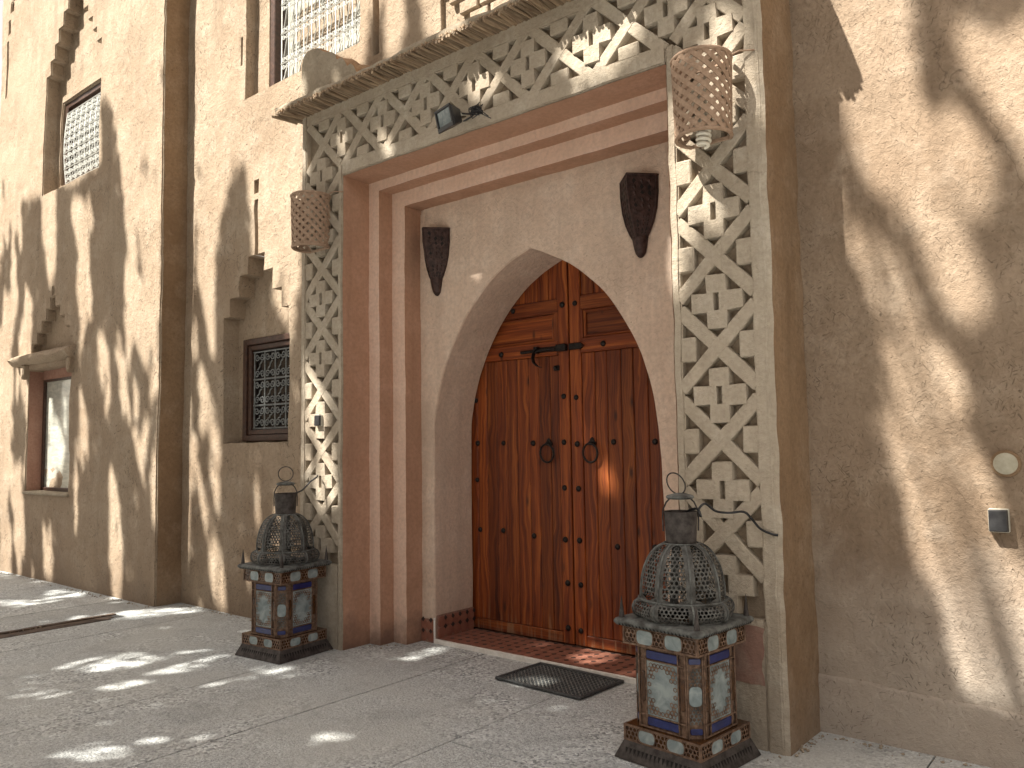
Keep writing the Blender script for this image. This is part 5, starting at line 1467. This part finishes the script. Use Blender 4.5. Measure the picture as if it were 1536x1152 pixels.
# ------------------------------------------------------------------ trees that shade the court, behind and beside the camera
W0, H0 = 1536, 1152
def zpoly(x0, y0, k, pts): return [(x0+a/k, y0+b/k) for a, b in pts]
g7 = lambda *p: zpoly(0, 880, 3.84, p); g6 = lambda *p: zpoly(600, 900, 4.042, p)
r4 = lambda *p: zpoly(1160, 0, 1.92, p); r3 = lambda *p: zpoly(1160, 600, 2.088, p)
LIT = [
 # left block, upper part in full sun, then streaks
 [(-400, -900), (247, -900), (243, 300), (240, 560), (226, 600), (206, 520), (188, 480), (186, 300), (168, 160), (150, 118), (148, 250), (60, 290), (30, 300), (28, 420), (15, 520), (18, 600), (-20, 660), (-400, 700)],
 [(62, 285), (82, 285), (84, 400), (72, 430), (64, 360)], [(25, 420), (48, 440), (46, 560), (38, 640), (28, 560)], [(-10, 640), (12, 600), (30, 700), (36, 860), (-10, 860)],
 [(105, 300), (135, 300), (142, 430), (138, 475), (118, 470), (106, 400)], [(172, 480), (188, 560), (194, 640), (180, 600)], [(198, 560), (216, 620), (234, 700), (230, 800), (212, 720), (198, 650)],
 [(148, 500), (160, 520), (162, 640), (150, 620)], [(116, 560), (128, 620), (130, 740), (118, 700)], [(163, 690), (178, 760), (182, 840), (178, 905), (166, 890), (160, 760)],
 [(60, 740), (72, 780), (76, 870), (64, 860)], [(36, 560), (52, 620), (50, 700), (40, 680)], [(196, 830), (206, 860), (204, 890), (196, 880)], [(84, 560), (104, 590), (102, 720), (86, 700)],
 # middle wall
 [(248, -900), (470, -900), (470, 150), (450, 300), (450, 460), (436, 520), (402, 450), (386, 430), (374, 380), (372, 300), (362, 235), (346, 240), (335, 300), (325, 340), (323, 520), (318, 545), (302, 450), (288, 380), (284, 0)],
 [(292, 480), (306, 560), (327, 650), (324, 692), (302, 610), (292, 560)], [(400, 450), (432, 436), (432, 500), (396, 512)], [(438, 450), (452, 560), (452, 640), (440, 600)],
 [(292, 680), (306, 740), (331, 840), (338, 912), (322, 902), (310, 820), (300, 760)], [(312, 690), (326, 720), (336, 780), (324, 770)],
 [(448, -900), (560, -900), (545, 100), (530, 90), (456, 70)],
 # wall above the portal
 [(575, -700), (600, -700), (608, 30), (600, 60), (572, 90)], [(625, -700), (900, -700), (820, 0), (640, 70), (628, 30)],
 # left pilaster
 [(450, 540), (476, 570), (492, 622), (482, 684), (466, 640), (452, 620)], [(478, 650), (500, 700), (506, 740), (490, 764), (470, 732), (476, 690)], [(450, 655), (466, 700), (456, 740)],
 # lintel
 [(502, 185), (518, 198), (520, 222), (506, 222)], [(560, 190), (592, 214), (584, 226), (562, 210)], [(704, 100), (742, 98), (754, 126), (728, 134), (708, 148), (696, 140)],
 [(832, 66), (888, 26), (944, 12), (966, 18), (946, 62), (926, 94), (880, 100), (852, 112), (838, 96)], [(1056, 18), (1090, 22), (1124, 35), (1096, 82), (1072, 76), (1066, 50)],
 # right pilaster
 [(1003, 150), (1022, 150), (1040, 226), (1062, 260), (1084, 330), (1062, 338), (1040, 300), (1024, 330), (1022, 440), (1004, 440)], [(1098, 88), (1132, 88), (1137, 180), (1106, 110)],
 [(1040, 80), (1090, 75), (1104, 200), (1080, 200)],
 # right wall
 r4((158, -700), (372, -700), (372, 0), (388, 130), (408, 270), (474, 400), (476, 510), (524, 640), (594, 800), (604, 905), (560, 944), (480, 850), (440, 720), (400, 620), (330, 560), (262, 490), (196, 440), (60, 300), (60, 0)),
 r4((208, 640), (262, 644), (340, 730), (392, 830), (424, 920), (400, 955), (330, 934), (270, 830), (218, 720)), r4((304, 1000), (400, 955), (560, 1090), (520, 1180), (330, 1180)),
 r4((528, 60), (640, 100), (900, 60), (900, 600), (722, 470), (662, 360), (582, 226), (532, 140)), r4((478, 330), (560, 326), (634, 440), (644, 560), (602, 634), (540, 560), (500, 460)),
 r3((348, -60), (500, -60), (560, 100), (654, 200), (694, 320), (704, 350), (744, 520), (900, 600), (900, 1060), (785, 1010), (714, 960), (610, 900), (552, 700), (514, 570), (424, 440), (394, 250), (354, 120)),
 # ground
 g7((180, 42), (330, 12), (490, 34), (420, 58), (220, 44)), g7((-60, 80), (340, 58), (280, 88), (-60, 104)), g7((420, 168), (700, 138), (1100, 112), (1160, 106), (1144, 134), (800, 170), (430, 186)), g7((210, 188), (340, 172), (300, 194)),
 g7((330, 450), (450, 420), (700, 378), (910, 390), (870, 425), (730, 466), (560, 482), (450, 472)), g7((840, 494), (1000, 440), (1170, 430), (1100, 465), (900, 510)), g7((1030, 414), (1230, 392), (1180, 420)), g7((950, 388), (1130, 350), (1230, 348), (1100, 372)),
 g7((570, 580), (720, 530), (860, 526), (760, 566), (620, 586)), g7((100, 640), (250, 600), (410, 576), (330, 616), (200, 646)), g7((-40, 604), (85, 586), (0, 620)), g7((-20, 728), (190, 702), (60, 730)),
 g7((610, 715), (780, 670), (700, 710)), g7((860, 720), (940, 680), (1010, 682), (950, 726)), g7((470, 805), (560, 760), (640, 766), (560, 806)), g7((320, 970), (450, 904), (600, 900), (520, 955), (400, 982)),
 g7((420, 992), (600, 930), (720, 936), (600, 990)), g7((730, 925), (850, 868), (960, 866), (850, 920)), g7((1100, 855), (1200, 830), (1230, 856), (1140, 870)), g7((910, 655), (1040, 626), (960, 660)), g7((1180, 555), (1300, 510), (1360, 518), (1230, 560)), g7((630, 1025), (740, 1000), (770, 1034)),
 g6((30, 345), (130, 288), (230, 296), (190, 336), (60, 362)), g6((720, 505), (800, 464), (940, 488), (850, 532)), g6((1050, 365), (1180, 296), (1360, 326), (1250, 396), (1100, 392)),
 zpoly(640, 560, 2.304, [(580, 340), (622, 326), (646, 400), (634, 440), (606, 394)]), [(470, 1102), (530, 1096), (524, 1114), (480, 1116)], [(380, 1000), (430, 1000), (440, 1012), (390, 1014)],
]
GX0, GX1, GY0, GY1, GS = -420, 1760, -920, 1330, 4
gx = np.arange(GX0, GX1, GS); gy = np.arange(GY0, GY1, GS)
mask = np.zeros((len(gy), len(gx)), bool)
PX, PY = np.meshgrid(gx, gy)
for poly in LIT:
    ins = np.zeros_like(mask)
    for (x0, y0), (x1, y1) in zip(poly, poly[1:]+poly[:1]):
        if y0 == y1: continue
        c = ((y0 <= PY) & (PY < y1)) | ((y1 <= PY) & (PY < y0))
        ins ^= c & (PX < (x1-x0)*(PY-y0)/(y1-y0)+x0)
    mask |= ins
for a in range(len(gy)):
    y = gy[a]
    if not 235 < y < 890: continue
    for b in range(len(gx)):
        x = gx[b]
        if not -60 < x < 455: continue
        v = noise.noise(Vector((x/13.0+0.9*sin(y/95.0), y/150.0, 3.3)))+0.6*noise.noise(Vector((x/6.5, y/90.0, 9.1)))
        if mask[a, b] and v > (0.20 if y > 330 else 0.42): mask[a, b] = False
        elif not mask[a, b] and v < -0.56 and y > 300: mask[a, b] = True
SD = np.array(SUN[:])
def hit_points(p):
    """where the sun ray through each point p lands in the court"""
    def at_y(yy): return p + SD*((yy-p[:, 1])/SD[1])[:, None]
    q0 = at_y(np.zeros(len(p))); x0, z0 = q0[:, 0], q0[:, 2]
    out = at_y(np.full(len(p), 0.42))
    mid = (x0 >= LX1) & (x0 < PXL) | (x0 >= PXL) & (x0 < PXR) & (z0 >= 4.12)
    out[mid] = at_y(np.full(len(p), 0.25))[mid]
    lf = x0 < LX1; out[lf] = q0[lf]
    po = (x0 >= PXL) & (x0 < PXR) & (z0 < 4.12); out[po] = q0[po]
    op = (x0 > OXL) & (x0 < OXR) & (z0 < OZ)
    qp = at_y(np.full(len(p), YP)); qd = at_y(np.full(len(p), YD))
    out[op] = qp[op]
    ar = op & (np.abs(qp[:, 0]+0.2) < 0.95) & (qp[:, 2] < 2.6); out[ar] = qd[ar]
    low = out[:, 2] < 0.0
    gr = p + SD*((0.0-p[:, 2])/SD[2])[:, None]
    out[low] = gr[low]
    return out
FWD, RGT, UPV, CP = np.array(_f[:]), np.array(CR[:]), np.array(CU[:]), np.array(CAM)
def lit_at(p):
    d = hit_points(p)-CP; w = d@FWD
    ok = w > 0.3; w = np.where(ok, w, 1.0)
    x = 768+FPX*(d@RGT)/w; y = 576-FPX*(d@UPV)/w
    i = ((y-GY0)/GS).astype(int); j = ((x-GX0)/GS).astype(int)
    inside = ok & (i >= 0) & (i < len(gy)) & (j >= 0) & (j < len(gx))
    r = np.zeros(len(p), bool)
    r[inside] = mask[i[inside], j[inside]]
    return r, inside
NL = 175000
bx = rng.uniform(-10.5, 5.8, NL); bz = rng.uniform(-6.5, 5.2, NL)
ss = 4.6+np.maximum(0, -bz)*0.55+rng.uniform(0, 1.7, NL)
pos = np.stack([bx-0.55*ss, -ss, bz+1.42*ss], 1)
small = rng.random(NL) < 0.62
ln = np.where(small, rng.uniform(0.055, 0.095, NL), rng.uniform(0.13, 0.22, NL)); wd = np.where(small, rng.uniform(0.024, 0.036, NL), rng.uniform(0.034, 0.055, NL))
dirv = np.stack([rng.normal(0, 0.45, NL), rng.normal(0, 0.45, NL), -np.abs(rng.normal(0.8, 0.5, NL))], 1)
dirv /= np.linalg.norm(dirv, axis=1)[:, None]
bad = np.zeros(NL, bool); ins_any = np.ones(NL, bool)
for t in (-0.85, -0.4, 0.0, 0.4, 0.85):
    r, i_ = lit_at(pos+dirv*(ln*t)[:, None]); bad |= r; ins_any &= i_
# outside the picture the crowns simply thin out in clumps
hp = hit_points(pos); gr_ = hp[:, 2] < 0.02
soft = small & (rng.random(NL) < np.where(gr_, 0.34, 0.0))
bad &= ~soft
cl = np.sin(bx*1.7+1.3*np.sin(bz*1.1))*np.sin(bz*1.9+1.1*np.sin(bx*0.8)+0.7)
keep = ~bad & (ins_any | ((cl > 0.16) & (rng.random(NL) < 0.45))) & (pos[:, 2] > 3.2)
pos, dirv, ln, wd = pos[keep], dirv[keep], ln[keep], wd[keep]
TR = [(-11.3, -6.6), (-7.6, -7.2), (-4.0, -6.4), (-0.6, -7.4), (2.6, -6.6)]
own = np.argmin(np.stack([(pos[:, 0]-a)**2+0.35*(pos[:, 1]-b)**2 for a, b in TR], 1), axis=1)
side_ = np.cross(dirv, rng.normal(0, 1, dirv.shape)); side_ /= np.linalg.norm(side_, axis=1)[:, None]
tl = ['tall shade tree with narrow hanging leaves, first from the far end of the court', 'tall shade tree with narrow hanging leaves, second from the far end of the court', 'tall shade tree with narrow hanging leaves, in the middle of the court row',
      'tall shade tree with narrow hanging leaves, fourth from the far end of the court', 'tall shade tree with narrow hanging leaves, nearest to the right wall']
for k, (tx, ty) in enumerate(TR):
    T = thing('shade_tree', tl[k], 'tree', (tx, ty, -0.05), 0, 'shade trees along the court')
    sel = np.where(own == k)[0]
    if len(sel) == 0: continue
    P = pos[sel]-np.array([tx, ty, -0.05]); D = dirv[sel]; S_ = side_[sel]; Ls = ln[sel][:, None]; Ws = wd[sel][:, None]
    v = np.stack([P-D*Ls, P+S_*Ws-D*Ls*0.1, P+D*Ls, P-S_*Ws-D*Ls*0.1], 1).reshape(-1, 3)
    f = np.arange(len(v)).reshape(-1, 4)
    me = bpy.data.meshes.new('crown'); me.from_pydata(v.tolist(), [], f.tolist()); me.materials.append(M['leaf'])
    link('crown', me, None, T, kind='stuff')
    top = P.mean(0)
    mb = MB()
    trunk = [(0, 0, 0), (0.06, 0.03, 1.2), (0.02, -0.05, 2.6), (top[0]*0.12, top[1]*0.12, 4.2), (top[0]*0.4, top[1]*0.4, max(5.2, top[2]*0.75)), (top[0]*0.7, top[1]*0.7, top[2])]
    mb.tube(trunk, 0.17, 10, taper=(1.25, 1.0, 0.9, 0.75, 0.5, 0.25)).obj('trunk', M['bark'], T, smooth=60)
    lb = MB(); r_ = random.Random(k)
    for q in range(26):
        e = P[r_.randrange(len(P))]; z_ = min(max(3.0, e[2]*0.62), top[2]); t_ = z_/max(top[2], 0.1)
        s_ = Vector((top[0]*t_*0.55, top[1]*t_*0.55, z_)); e_ = Vector(e.tolist()); m_ = (s_+e_)/2+Vector((0, 0, 0.25))
        lb.tube([s_, m_, e_], 0.035, 5, taper=(1, 0.6, 0.25))
    lb.obj('limbs', M['bark'], T, smooth=60)
